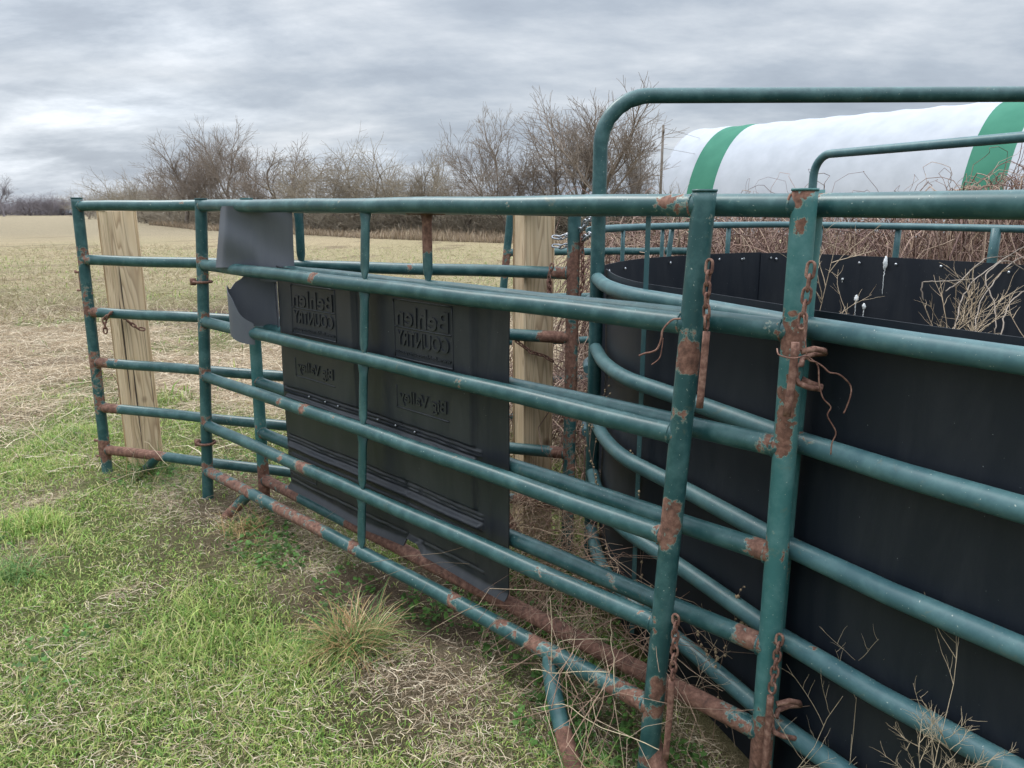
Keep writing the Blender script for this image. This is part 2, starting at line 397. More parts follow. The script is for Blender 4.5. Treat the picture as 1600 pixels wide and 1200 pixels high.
# ------------------------------------------------------------------ grass
WALL = [(2.95, .297), (2.65, .297), (2.42, .297), (2.25, .314), (2.13, .346), (2.045, .388), (1.95, .43), (1.63, .572), (1.56, .604), (1.16, .86), (0.0, 1.66)]
def in_pen(x, y):
    wx = np.interp(y, [p[0] for p in WALL][::-1], [p[1] for p in WALL][::-1])
    return (x > wx - 0.02) & (y < 4.0)
def blades(x, y, h, wdt, col, lean, curl=0.5, z0=None):
    n = len(x); az = rng.uniform(0, 2 * np.pi, n); wa = az + rng.normal(0, 0.5, n) + np.pi / 2
    z = ground_z(x, y) if z0 is None else z0
    base = np.stack([x, y, z - 0.004], 1)
    d = np.stack([np.cos(az), np.sin(az), np.zeros(n)], 1); wv = np.stack([np.cos(wa), np.sin(wa), np.zeros(n)], 1)
    l1 = lean; l2 = np.clip(lean + curl * rng.uniform(0.3, 1.3, n), 0, 1.75)
    up = np.array([0, 0, 1.0])
    m1 = base + (d * np.sin(l1)[:, None] + up * np.cos(l1)[:, None]) * (h * 0.55)[:, None]
    tp = m1 + (d * np.sin(l2)[:, None] + up * np.cos(l2)[:, None]) * (h * 0.5)[:, None]
    w_ = (wv * wdt[:, None])
    V = np.stack([base - w_, base + w_, m1 + w_ * 0.8, m1 - w_ * 0.8, tp], 1).reshape(-1, 3)
    i = np.arange(n)[:, None] * 5
    Q = i + np.array([0, 1, 2, 3]); T = i + np.array([3, 2, 4])
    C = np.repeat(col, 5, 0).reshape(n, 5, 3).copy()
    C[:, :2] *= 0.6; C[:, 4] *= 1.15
    return V, Q, T, C.reshape(-1, 3)
def fan(n, y0, y1, pw=1.0, mx_=0.80):
    u = rng.uniform(0, 1, n); y = y0 + (y1 - y0) * u ** pw
    x = rng.uniform(-(y * mx_ + 1.3), y * mx_ * 0.85 + 0.15, n)
    return x, y
def grass_cols(n, g, pal):
    pal = np.array(pal); i = rng.integers(0, len(pal), n)
    return pal[i] * rng.uniform(0.75, 1.25, (n, 1))
GREENS = [(0.200, 0.315, 0.066), (0.275, 0.395, 0.095), (0.125, 0.225, 0.050), (0.36, 0.42, 0.12), (0.50, 0.47, 0.21)]
STRAWS = [(0.58, 0.47, 0.33), (0.48, 0.38, 0.26), (0.68, 0.58, 0.43), (0.42, 0.31, 0.21), (0.62, 0.52, 0.38)]
def sward(name, n, y0, y1, hmul, wmul, label, pw=1.0, dens_green=1.0):
    x, y = fan(n, y0, y1, pw); g = greenness(x, y); br = bareness(x, y)
    clump = sstep(.30, .72, vnoise(x, y, 6.5, 81, 3)) * 1.1
    keep = (rng.uniform(0, 1, n) < (g * 0.95 + 0.10) * (1 - 0.85 * br) * (0.34 + 0.90 * clump)) & ~in_pen(x, y)
    x, y, g, clump = x[keep], y[keep], g[keep], clump[keep]; n = len(x)
    tall = 0.6 + 1.1 * sstep(0.45, 0.8, vnoise(x, y, 2.2, 91, 2))
    h = rng.gamma(5, 0.0085, n) * hmul * tall; wd = rng.uniform(0.0011, 0.0024, n) * wmul
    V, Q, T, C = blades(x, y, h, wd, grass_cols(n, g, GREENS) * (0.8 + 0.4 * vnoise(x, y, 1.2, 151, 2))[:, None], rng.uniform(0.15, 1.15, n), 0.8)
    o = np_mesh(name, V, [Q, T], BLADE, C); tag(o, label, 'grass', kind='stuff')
sward('grass', 620000, 0.9, 5.2, 0.85, 1.0, 'short green grass growing in front of the gates', 1.35)
sward('field_grass', 60000, 5.0, 24, 1.3, 3.0, 'sparse green blades scattered through the far field', 1.6)

def straws(name, n, y0, y1, ln, wd0, label, pw=1.0, dens=None, seed=1, standing=0.12, vis=1.0):
    x, y = fan(n, y0, y1, pw); g = greenness(x, y)
    pr = (1 - g) * 0.95 + 0.10
    if dens is not None: pr = dens(x, y)
    keep = (rng.uniform(0, 1, n) < pr * (1 - 0.8 * bareness(x, y))) & ~in_pen(x, y)
    x, y = x[keep], y[keep]; n = len(x)
    K = 5; az = rng.uniform(0, 2 * np.pi, n) ; seglen = rng.gamma(4, 0.25, n) * ln / K
    pts = np.zeros((n, K + 1, 3)); pts[:, 0, 0] = x; pts[:, 0, 1] = y
    gz = ground_z(x, y); pts[:, 0, 2] = gz + rng.uniform(0.0, 0.018, n)
    el = np.where(rng.uniform(0, 1, n) < standing, rng.uniform(0.5, 1.35, n), rng.uniform(-0.05, 0.45, n))
    turn = rng.normal(0, 0.35, n)
    for k in range(K):
        az = az + turn + rng.normal(0, 0.18, n)
        pts[:, k + 1, 0] = pts[:, k, 0] + np.cos(az) * np.cos(el) * seglen
        pts[:, k + 1, 1] = pts[:, k, 1] + np.sin(az) * np.cos(el) * seglen
        pts[:, k + 1, 2] = np.maximum(pts[:, k, 2] + np.sin(el) * seglen, gz + 0.003)
        el = el - rng.uniform(0.0, 0.35, n)
    wd = rng.uniform(0.6, 1.4, n) * wd0
    side = rng.normal(0, 1, (n, 3)); side /= np.linalg.norm(side, axis=1)[:, None]
    taper = np.linspace(1, 0.35, K + 1)
    A = pts - side[:, None] * (wd[:, None] * taper)[..., None]; B = pts + side[:, None] * (wd[:, None] * taper)[..., None]
    V = np.stack([A, B], 2).reshape(n, -1, 3)
    i = np.arange(n)[:, None] * (2 * (K + 1))
    Q = np.concatenate([i + np.array([2 * k, 2 * k + 1, 2 * k + 3, 2 * k + 2]) for k in range(K)], 0)
    col = grass_cols(n, None, STRAWS); C = np.repeat(col, 2 * (K + 1), 0)
    o = np_mesh(name, V.reshape(-1, 3), [Q], STRAW, C); tag(o, label, 'dry grass', kind='stuff')
straws('dry_grass', 260000, 0.9, 5.0, 0.048, 0.0009, 'flattened straw lying among the green grass', 1.3, lambda x, y: ((1 - greenness(x, y)) * 0.7 + 0.22) * (0.35 + 1.3 * sstep(.45, .62, vnoise(x, y, 2.6, 141, 3))), standing=0.04)
straws('straw_mat', 90000, 3.6, 9.5, 0.20, 0.0019, 'tangled pale straw covering the ground beyond the gates', 1.3, standing=0.10)
_k = STRAWS; STRAWS = [(.38, .31, .20), (.30, .25, .15), (.44, .37, .25), (.26, .24, .12)]
straws('field_stubble', 80000, 8.5, 26, 0.17, 0.0045, 'short pale stubble across the open field', 1.4, standing=0.4)
STRAWS = _k

def weed_leaves(cx, cy, r, n, sz, cols, hmax=0.1):
    a = rng.uniform(0, 2 * np.pi, n); rr = r * np.sqrt(rng.uniform(0, 1, n)); x = cx + rr * np.cos(a); y = cy + rr * np.sin(a)
    z = ground_z(x, y) + rng.uniform(0.015, hmax, n) * (1 - 0.6 * rr / r)
    V = []; Q = []; C = []
    for i in range(n):
        s = sz * rng.uniform(0.5, 1.2); nrm = Vector((rng.normal(0, .45), rng.normal(0, .45), 1)).normalized()
        t_ = nrm.orthogonal().normalized(); t_.rotate(Matrix.Rotation(rng.uniform(0, 6.28), 3, nrm)); b_ = nrm.cross(t_)
        p = Vector((x[i], y[i], z[i])); b0 = len(V)
        K = 9; V.append(p)
        for q in range(K):
            th = 2 * math.pi * q / K; rad = s * (1.0 if q % 2 == 0 else 0.62)
            V.append(p + (t_ * math.cos(th) + b_ * math.sin(th)) * rad + nrm * (-0.15 * s * (q % 2) - .25 * s * (math.sin(th) ** 2)))
        for q in range(K): Q.append((b0, b0 + 1 + q, b0 + 1 + (q + 1) % K))
        c = np.array(cols[rng.integers(0, len(cols))]) * rng.uniform(0.7, 1.3); C += [c] * (K + 1)
    return V, Q, C
LG = [(0.075, 0.16, 0.035), (0.10, 0.21, 0.045), (0.06, 0.12, 0.03)]
VV, QQ, CC = [], [], []
for (x_, y_, r_, n_) in [(.05,2.1,.16,110), (.2,1.9,.15,110), (-.1,2.45,.14,80), (.40,1.62,.1,70), (-.30,2.35,.1,50), (-.97, 2.72, .14, 90), (-.86, 2.62, .10, 60), (-1.02, 2.95, .12, 50), (-.18, 2.28, .12, 60), (-.02, 2.22, .10, 45), (.10, 2.5, .20, 120), (.22, 2.25, .16, 110), (.30, 2.0, .14, 80), (-.05, 2.62, .15, 70), (.12, 1.78, .12, 60), (.33, 1.66, .10, 50), (.50, 1.50, .08, 50), (-1.75, 3.5, .22, 70), (-1.30, 3.6, .25, 90), (-.60, 2.45, .12, 40), (.0, 3.0, .25, 60), (.18, 1.50, .1, 30), (-2.1, 2.6, .2, 50), (-1.3, 2.0, .2, 40), (.36,1.75,.08,40)]:
    v, q, c_ = weed_leaves(x_, y_, r_, int(n_ * 1.5), 0.0115, LG, 0.085); o_ = len(VV)
    VV += v; QQ += [tuple(i + o_ for i in f) for f in q]; CC += c_
o = np_mesh('leafy_weeds', np.array([tuple(v) for v in VV]), [np.array(QQ)], BLADE, np.array(CC)); tag(o, 'small round-leaved green weeds growing under the gates', 'weeds', kind='stuff')

# tufts that stand out
def tuft(x, y, n, h, spread, mixg, label, name='grass_tuft'):
    e_ = (x, y, float(ground_z(x, y)))
    xs = x + rng.normal(0, spread * 0.35, n); ys = y + rng.normal(0, spread * 0.35, n)
    az = rng.uniform(0, 2 * np.pi, n); K = 6; pts = np.zeros((n, K + 1, 3)); pts[:, 0, 0] = xs; pts[:, 0, 1] = ys; pts[:, 0, 2] = ground_z(xs, ys)
    hh = rng.uniform(0.45, 1.1, n) * h; el = rng.uniform(0.25, 1.35, n)
    for k in range(K):
        pts[:, k + 1, 0] = pts[:, k, 0] + np.cos(az) * np.cos(el) * hh / K; pts[:, k + 1, 1] = pts[:, k, 1] + np.sin(az) * np.cos(el) * hh / K
        pts[:, k + 1, 2] = pts[:, k, 2] + np.sin(el) * hh / K; el = el - rng.uniform(0.08, 0.32, n)
    pts[:, :, 2] = np.maximum(pts[:, :, 2], e_[2])
    wd = rng.uniform(0.0012, 0.0024, n); wa = az + np.pi / 2; side = np.stack([np.cos(wa), np.sin(wa), np.zeros(n)], 1); tp = np.linspace(1, 0.15, K + 1)
    A = pts - side[:, None] * (wd[:, None] * tp)[..., None]; B = pts + side[:, None] * (wd[:, None] * tp)[..., None]
    V = np.stack([A, B], 2).reshape(n, -1, 3) - np.array(e_)
    i = np.arange(n)[:, None] * (2 * (K + 1)); Q = np.concatenate([i + np.array([2 * k, 2 * k + 1, 2 * k + 3, 2 * k + 2]) for k in range(K)], 0)
    col = np.where(rng.uniform(0, 1, (n, 1)) < mixg, grass_cols(n, None, [(.09, .19, .055), (.14, .25, .07), (.22, .30, .09)]), grass_cols(n, None, [(.50, .36, .17), (.42, .27, .13), (.55, .44, .25), (.34, .20, .11)]))
    o = np_mesh(name, V.reshape(-1, 3), [Q], BLADE, np.repeat(col, 2 * (K + 1), 0)); o.location = e_
    tag(o, label, 'grass tuft')
def gp(x, y):           # ground point under a pixel
    a = R(PITCH) - math.atan((600 - y) / FPX); Y = EYE / math.tan(a); return px_at(x, Y, -EYE), Y
X_, Y_ = gp(550, 1000); tuft(X_, Y_, 620, 0.23, 0.11, 0.5, 'large green and straw-coloured grass tuft on bare soil in front of the gates')
X_, Y_ = gp(900, 1165); tuft(X_, Y_, 160, 0.15, 0.08, 0.8, 'small green grass tuft beside the rusty foot of the front gate')
X_, Y_ = gp(240, 740); tuft(X_, Y_, 320, 0.20, 0.16, 0.8, 'green grass tuft at the foot of the left timber post')
X_, Y_ = gp(20, 900); tuft(X_, Y_, 260, 0.14, 0.12, 0.95, 'bright green grass tuft at the left edge of the picture')
X_, Y_ = gp(380, 830); tuft(X_, Y_, 200, 0.16, 0.12, 0.3, 'dry grass tuft under the front gate near its far post')

# ------------------------------------------------------------------ steel panels
RAD = 0.0235; RZ = [1.303, 1.057, 0.811, 0.568, 0.344, 0.126]
def spots(lst):
    lst = [(Vector(p), r, s) for p, r, s in lst]
    def f(p, s_=0, vv=None):
        v = 0.0
        for c_, r, s in lst:
            d = (p - c_).length / abs(r) if r < 0 or vv is None else (vv - c_).length / r
            if d < 1.6: v = max(v, s * (1 - max(0.0, d - 0.55) / 1.05))
        return v
    return f
class Lean:
    """panel between two post feet, tops given, bottoms shifted"""
    def __init__(s, a, b, da=(0, 0), db=(0, 0)): s.a, s.b, s.da, s.db = a, b, da, db
    def p(s, u, z):
        k = (1.303 - z) / 1.303
        ax, ay = s.a[0] + s.da[0] * k, s.a[1] + s.da[1] * k; bx, by = s.b[0] + s.db[0] * k, s.b[1] + s.db[1] * k
        return Vector((ax + (bx - ax) * u, ay + (by - ay) * u, z))
def weld_rust(pn, seed, amount=0.55):
    rr = random.Random(seed); L_ = []
    for z in RZ:
        for u in (0, 1):
            L_.append((pn.p(u, z) + Vector((rr.uniform(-.02, .02), -.022, rr.uniform(-.02, .04))), rr.uniform(0.02, 0.05), rr.uniform(0.25, amount)))
        for _ in range(3): L_.append((pn.p(rr.random(), z) + Vector((-.012, -.012, .012)), rr.uniform(0.012, 0.03), rr.uniform(0.2, 0.42)))
    return L_
def brace_part(e, pn, u, name='brace', wid=0.0205, off=0.0, M_=PAINT, rust=None, zs=None):
    m_ = MB(); zs = zs or RZ; dirv = (pn.p(1, 1) - pn.p(0, 1)).normalized(); nrm = Vector((-dirv.y, dirv.x, 0))
    segs = []
    for i in range(len(zs) - 1):
        z0, z1 = zs[i], zs[i + 1]
        for k in range(11):
            q = k / 10; ang = 0.0
            tw = R(46) * (1 if i % 2 else 1) * (1 - sstep(0.0, 0.22, q)) + R(-40) * sstep(0.78, 1.0, q)
            segs.append((z0 + (z1 - z0) * q, float(tw), 0.004 + 0.005 * math.sin(math.pi * q) ** 0.5 if 0 < q < 1 else 0.003))
    b0 = 0; K = 12
    for z, tw, th in segs:
        p = pn.p(u, z) + nrm * off; ca, sa = math.cos(tw), math.sin(tw); dx = dirv * ca + nrm * sa; dy = nrm * ca - dirv * sa
        for k in range(K):
            a = 2 * math.pi * k / K; c_, s_ = math.cos(a), math.sin(a)
            m_.v.append(p + dx * wid * (abs(c_) ** 0.7 * (1 if c_ > 0 else -1)) + dy * th * s_); m_.r.append(rust(p) if rust else 0.0)
    for i in range(len(segs) - 1):
        for k in range(K):
            a = i * K + k; b = i * K + (k + 1) % K; m_.f.append((a, b, b + K, a + K))
    return m_.build(name, M_, e, rust=True)
def weld_bead(m_, c_, axis_, r):
    x = axis_.orthogonal().normalized(); y = axis_.cross(x)
    pts = [c_ + (x * math.cos(a) + y * math.sin(a)) * (r + 0.0007 * math.sin(a * 19)) for a in [2 * math.pi * k / 24 for k in range(25)]]
    m_.tube(pts, 0.0028, 6, lambda p, s, v=None: 0.42, caps=False)
def panel(name, label, pn, seed, extra=(), top=0.028, ra=RAD, mat_post=PAINT, braces=(0.5,), feet=(), amount=0.5, group=None, post_spots=(), cuts=(0, 1)):
    e = empty(name, tuple(pn.p(0.5, 0)), label, 'gate' if 'gate' in name else 'fence panel', group)
    rf = spots(weld_rust(pn, seed, amount) + list(extra))
    rr = random.Random(seed + 100)
    for i, z in enumerate(RZ):
        m_ = MB(); n = 24; wob = rr.uniform(-0.004, 0.004); pts = []
        for k in range(n + 1):
            u = k / n; p = pn.p(u, z); p.z += wob * math.sin(math.pi * u) + 0.0012 * math.sin(u * 23 + i); pts.append(p)
        m_.tube(pts, ra, 20, rf, step=0.02)
        d = (pn.p(1, z) - pn.p(0, z)).normalized()
        weld_bead(m_, pn.p(0, z) + d * ra * 0.985, d, ra * 0.99); weld_bead(m_, pn.p(1, z) - d * ra * 0.985, d, ra * 0.99)
        m_.build('rail', PAINT, e, rust=True)
    for u in (0, 1):
        m_ = MB(); pr = spots(weld_rust(pn, seed + 7, amount) + list(extra) + list(post_spots))
        m_.tube([pn.p(u, -0.16), pn.p(u, 1.303 + top)], ra * 1.04, 24, pr, step=0.02)
        tp = pn.p(u, 1.303 + top); ax = Vector((0, 0, 1))
        m_.tube([tp - ax * 0.001, tp + ax * 0.0035], ra * 1.10, 24)
        m_.build('post', mat_post, e, rust=True)
    for u in braces: brace_part(e, pn, u, rust=rf)
    for pts, rr_ in feet:
        MB().tube(pts, 0.0225, 18, rr_, step=0.02).build('foot', PAINT, e, rust=True)
    return e
def bez(a, b, c, n=12):
    a, b, c = map(Vector, (a, b, c)); return [a * (1 - t) ** 2 + b * 2 * t * (1 - t) + c * t * t for t in [i / n for i in range(n + 1)]]

P1 = Lean((-1.311, 3.27), (.393, 1.594), (-.090, 0), (-.058, 0))
P2 = Lean((-1.080, 3.16), (.566, 1.504), (-.022, 0), (.010, 0))
P3 = Lean((-2.005, 3.58), (.231, 2.86), (-.020, 0), (-.005, 0))
def on(pn, i, u): return pn.p(u, RZ[i])
def u_of(pn, x, i):      # parameter along rail i whose projection has pixel x
    lo, hi = 0.0, 1.0
    def X(u):
        p = pn.p(u, RZ[i]); return 800 + FPX * p.x / (p.y * math.cos(R(PITCH)) - (p.z - EYE) * math.sin(R(PITCH)))
    for _ in range(40):
        mid = (lo + hi) / 2
        if X(mid) < x: lo = mid
        else: hi = mid
    return lo
def sp(pn, i, x, r, s, ring=None):
    c_ = on(pn, i, u_of(pn, x, i))
    if ring is None: ring = i == 5
    return (c_, -r, s) if ring else (c_ + (Vector((0, 0, EYE + .35)) - c_).normalized() * .021, r, s)
ex1 = [sp(P1, 1, 490, .028, .6), sp(P1, 3, 440, .02, .6), sp(P1, 3, 474, .03, .62), sp(P1, 4, 440, .022, .6), sp(P1, 4, 470, .05, .6), sp(P1, 2, 718, .022, .5),
       sp(P1, 0, 1055, .03, .55), sp(P1, 0, 1035, .03, .50), sp(P1, 3, 1040, .035, .66), sp(P1, 4, 845, .022, .5), sp(P1, 0, 798, .012, .5), sp(P1, 0, 950, .012, .42), sp(P1,2,503,.02,.45)]
ex1 += [sp(P1, 5, x, .055, .62) for x in (338, 355, 372, 388, 440, 455, 470, 485, 500)] + [sp(P1, 5, 412, .03, .5), sp(P1, 5, 555, .035, .6), sp(P1, 5, 712, .03, .55), sp(P1, 5, 788, .025, .5), sp(P1, 5, 840, .035, .55), sp(P1, 5, 870, .03, .45), sp(P1, 5, 940, .02, .45), sp(P1, 5, 965, .03, .5), sp(P1, 5, 985, .04, .6), sp(P1, 5, 1003, .04, .66)]
ps1 = [(P1.p(0, z + .02), -.032, .5) for z in RZ[1:]] + [(pix(1078, 562, 1.575), .033, .72), (pix(1074, 545, 1.575), .022, .7), (pix(1040, 812, 1.575), .035, .70), (pix(1046, 795, 1.575), .03, .66), (pix(1030, 1078, 1.57), .030, .7), (pix(1027, 1105, 1.57), .026, .66), (pix(1003, 1190, 1.57), .03, .55),
       (pix(317, 432, 3.27), .035, .6)]
foot1 = [bez(P1.p(0.715, .126), P1.p(0.745, .06) + Vector((0, -.01, 0)), P1.p(0.745, .02) + Vector((.05, -.12, -.03)))]
X_, Y_ = gp(930, 1200)
f1 = (bez(on(P1, 5, u_of(P1, 862, 5)), (0.085, 1.80, .05), (X_ , Y_ - .06, -0.14)), lambda p, s, v=None: 0.1 if s < .42 else 0.95)
X_, Y_ = gp(352, 806)
f1b = (bez(on(P1, 5, u_of(P1, 388, 5)) + Vector((0, 0, -.01)), on(P1, 5, u_of(P1, 376, 5)) + Vector((0, 0, -.06)), (X_, Y_, -0.01)), lambda p, s, v=None: 0.25 + 0.5 * s)
gateA = panel('gate', 'front teal tube gate, nearest of the two overlapping gates, with rusty bottom rail', P1, 1, ex1, feet=(f1, f1b), post_spots=ps1, amount=0.40)
ex2 = [sp(P2, 5, x, .06, .85) for x in range(560, 1120, 14)] + [sp(P2, 5, x, .05, .55) for x in range(1110, 1170, 15)] + [sp(P2, 1, 1212, .020, .5), sp(P2, 2, 1198, .028, .56), sp(P2, 3, 1188, .036, .64), sp(P2, 4, 1172, .035, .64, True),
       sp(P2, 0, 1150, .015, .4)] + [sp(P2, 5, x, .06, .7) for x in (415, 430, 445, 460)]
ps2 = [(pix(1254, 300, 1.49), .028, .62), (pix(1252, 345, 1.485), .014, .6), (pix(1248, 365, 1.485), .013, .6), (pix(1240, 515, 1.485), .04, .7), (pix(1234, 540, 1.485), .03, .66), (pix(1233, 590, 1.485), .022, .6), (pix(1230, 620, 1.485), .024, .7), (pix(1226, 650, 1.485), .024, .7), (pix(1222, 680, 1.485), .024, .68), (pix(1218, 705, 1.485), .022, .66),
       (pix(1208, 830, 1.485), .012, .55), (pix(1190, 1140, 1.47), .05, .66), (pix(1187, 1190, 1.47), .06, .75), (P2.p(0, .1), -.12, .7)]
br2 = [(P2.p(.5, 1.28), -.09, .9), (P2.p(.5, 1.20), -.05, .7)]
X_, Y_ = gp(1075, 1215)
f2 = (bez(on(P2, 5, u_of(P2, 1048, 5)), (.285, 1.66, .06), (X_, Y_ - .06, -.14)), lambda p, s, v=None: .8)
gateB = panel('gate', 'rear teal tube gate carrying the black feed panel, its whole bottom rail brown with rust', P2, 2, ex2 + br2, feet=(f2,), mat_post=PAINT_FADED, post_spots=ps2, amount=0.42)
ex3 = [(P3.p(0, z + .02), -.05, .55) for z in (RZ[1], RZ[2], RZ[3], RZ[4])] + [(P3.p(0, z), -.05, .45) for z in (.90, .48)] + [sp(P3, 5, x, .06, .85) for x in (172, 184, 196, 208, 220, 232, 243)] + [sp(P3, 4, 176, .05, .8, True), sp(P3, 3, 160, .05, .8, True), sp(P3, 2, 148, .035, .7, True)]
ex3 += [(P3.p(1, z) + Vector((-.012, -.012, 0)), -.075, .60) for z in (1.10, 1.02, .94, .86, .78, .70, .62, .54)] + [(P3.p(1, z), -.05, .5) for z in (.4, .3)] + [sp(P3, 2, 868, .05, .8, True), sp(P3, 2, 852, .04, .62), sp(P3, 4, 875, .045, .7, True), sp(P3, 5, 860, .08, .85), sp(P3, 5, 830, .07, .8), sp(P3, 1, 880, .03, .7), (P3.p(0, .14), -.05, .5)]
X_, Y_ = gp(222, 735)
f3 = (bez(on(P3, 5, u_of(P3, 246, 5)), on(P3, 5, u_of(P3, 236, 5)) + Vector((0, -.01, -.05)), (X_, Y_, -.01)), lambda p, s, v=None: .3)
X_, Y_ = gp(795, 800)
f3b = (bez(on(P3, 5, u_of(P3, 770, 5)), on(P3, 5, u_of(P3, 785, 5)) + Vector((0, 0, -.05)), (.03, 2.85, -.02)), lambda p, s, v=None: .7)
gateC = panel('gate', 'back teal tube gate standing in front of both timber posts, with a rust-brown right post', P3, 3, ex3, feet=(f3, f3b), amount=.5, top=.035)
# hinge lugs / latch tabs on posts (parts)
def lug(e, p, n, s=0.05, name='latch_tab', m=RUST):
    pts = [p, p + n * s, p + n * s + Vector((0, 0, -.004)), p + n * s * 0.9 + Vector((0, 0, -.012))]
    MB().tube(pts, .006, 8).build(name, m, e)
wl = Vector((-1, 0.1, 0)).normalized()
for z0, z1 in ((1.00, .915), (.17, .09)):
    c0 = P3.p(0, z0) + wl * RAD; c1 = P3.p(0, z1) + wl * RAD
    MB().tube([c0, c0 + wl * .026, c0 + wl * .026 + Vector((0, 0, .004)), c0 + wl * .004, c1 + wl * .004, c1 + wl * .024], .006, 8).build('latch_tab', RUST, gateC)
for z in (.985, .26):
    c_ = P1.p(0, z); pts = [c_ + Vector((math.cos(a) * .036, math.sin(a) * .036, .0)) for a in [2 * math.pi * k / 20 for k in range(21)]]
    mb = MB(); mb.tube(pts, .006, 6, caps=False); mb.box(c_ + Vector((-.042, 0, 0)), (.022, .012, .03)); mb.build('hinge_ring', RUST, gateA)

# far panel beyond the right timber post
P4 = Lean((px_at(799, 4.15) - .0, 4.15), (px_at(1090, 4.30), 4.30), (-.13, 0), (0, 0))
gateD = panel('fence_panel', 'teal tube panel behind the right timber post, its left end brace leaning', P4, 4, [(P4.p(0, 1.0), -.07, .7)], braces=(), ra=.020, amount=.4)

# ------------------------------------------------------------------ curved pen wall
pen = empty('cattle_tub', (.60, 1.56, 0), 'round cattle crowding pen with curved teal rails over black solid sheeting, right of the gates', 'cattle pen')
Wp = [(.297, 2.65), (.296, 2.42), (.314, 2.25), (.346, 2.13), (.388, 2.040), (.432, 1.95), (.505, 1.79), (.576, 1.63), (.604, 1.565)]
def smooth_path(pts, n=6):
    out = []
    P = [Vector((p[0], p[1], 0)) for p in pts]
    P = [P[0] * 2 - P[1]] + P + [P[-1] * 2 - P[-2]]
    for i in range(1, len(P) - 2):
        for k in range(n):
            t = k / n; a, b, c_, d = P[i - 1], P[i], P[i + 1], P[i + 2]
            out.append(0.5 * ((2 * b) + (c_ - a) * t + (2 * a - 5 * b + 4 * c_ - d) * t * t + (3 * b - a - 3 * c_ + d) * t ** 3))
    out.append(P[-2]); return out
curve = smooth_path(Wp)
E2 = (1.95, -.36)
strt = [Vector((.606, 1.555, 0)), Vector((.735, 1.335, 0)), Vector((.872, 1.135, 0)), Vector((1.15, .74, 0)), Vector((E2[0], E2[1], 0))]
pr_ = random.Random(5)
for i, z in enumerate(RZ):
    rl = [((p.x, p.y, z), pr_.uniform(.01, .025), pr_.uniform(.2, .5)) for p in (curve[5], curve[20], curve[-5])]
    rl += [((.604, 1.565, z), .05, .35)]
    zz = z
    if i: MB().tube([p + Vector((0, 0, zz)) for p in curve], .0222, 20, spots(rl), step=.015).build('curved_rail', PAINT_GREY, pen, rust=True)
    else: MB().tube([p + Vector((0, 0, zz)) for p in curve], RAD, 20, spots(rl), step=.015).build('top_rail', PAINT, pen, rust=True)
    rl = [((.62, 1.54, z), .05, .35)] + ([((.70, 1.41, z - .01), .02, .5), ((.68, 1.44, z), .02, .5), ((.665, 1.46, z + .01), .02, .45)] if i == 4 else [])
    MB().tube([p + Vector((0, 0, zz)) for p in strt], RAD, 20, spots(rl), step=.02).build('rail', PAINT_GREY if i else PAINT, pen, rust=True)
# posts
MB().tube([Vector((.604, 1.565, -.16)), Vector((.604, 1.565, 1.303 + .03))], .0235, 20, spots([((.604, 1.565, .5), .05, .4)]), step=.02).build('post', PAINT_FADED, pen, rust=True)
MB().tube([Vector((E2[0], E2[1], -.02)), Vector((E2[0], E2[1], 1.36))], .0235, 20, step=.05).build('post', PAINT, pen, rust=True)
# high bow over the entry: left post F, bend, level bar
zb = EYE + .357; F0 = Vector((.297, 2.65, 0)); dirb = Vector((1, -.03, 0)).normalized(); rb = .155
bow = [F0 + Vector((0, 0, -.02)), F0 + Vector((0, 0, zb - rb))]
for k in range(1, 15):
    a = math.pi / 2 * k / 14; bow.append(F0 + dirb * (rb * (1 - math.cos(a))) + Vector((0, 0, zb - rb + rb * math.sin(a))))
end_b = F0 + dirb * 2.9 + Vector((0, 0, zb - rb))
bow.append(F0 + dirb * (2.9 - rb) + Vector((0, 0, zb)))
for k in range(1, 12):
    a = math.pi / 2 * k / 11; bow.append(F0 + dirb * (2.9 - rb + rb * math.sin(a)) + Vector((0, 0, zb - rb + rb * math.cos(a))))
bow.append(F0 + dirb * 2.9 + Vector((0, 0, -.02)))
ob = MB().tube(bow, .0245, 20, spots([((.30, 2.64, .95), .05, .5)]), step=.012)
# crimps on the inside of the bend
cc = F0 + dirb * rb + Vector((0, 0, zb - rb))
for j, v in enumerate(ob.v):
    d = v - cc; dl = math.hypot(d.dot(dirb), d.z)
    if d.z > 0 and d.dot(dirb) < 0.0 and dl < rb:
        a = math.atan2(d.z, -d.dot(dirb)); ob.v[j] = v + (d.normalized() * (-0.0032 * abs(math.sin(a * 11))) * min(1, (rb - dl) / .015))
ob.build('entry_bow', PAINT, pen, rust=True)
# second, farther bow
q0 = pix(1269, 300, 4.2); q0.z = 0; q1 = pix(1600, 213, 3.12); q1.z = 0; dq = (q1 - q0).normalized(); rq = .11; zq = EYE + .268
b2 = [q0, q0 + Vector((0, 0, zq - rq))]
for k in range(1, 12):
    a = math.pi / 2 * k / 11; b2.append(q0 + dq * (rq * (1 - math.cos(a))) + Vector((0, 0, zq - rq + rq * math.sin(a))))
b2.append(q0 + dq * 2.0 + Vector((0, 0, zq)))
for k in range(1, 12):
    a = math.pi / 2 * k / 11; b2.append(q0 + dq * (2.0 + rq * math.sin(a)) + Vector((0, 0, zq - rq + rq * math.cos(a))))
b2.append(q0 + dq * (2.0 + rq)); 
MB().tube(b2, .0215, 16, step=.03).build('bow', PAINT_GREY, pen, rust=True)
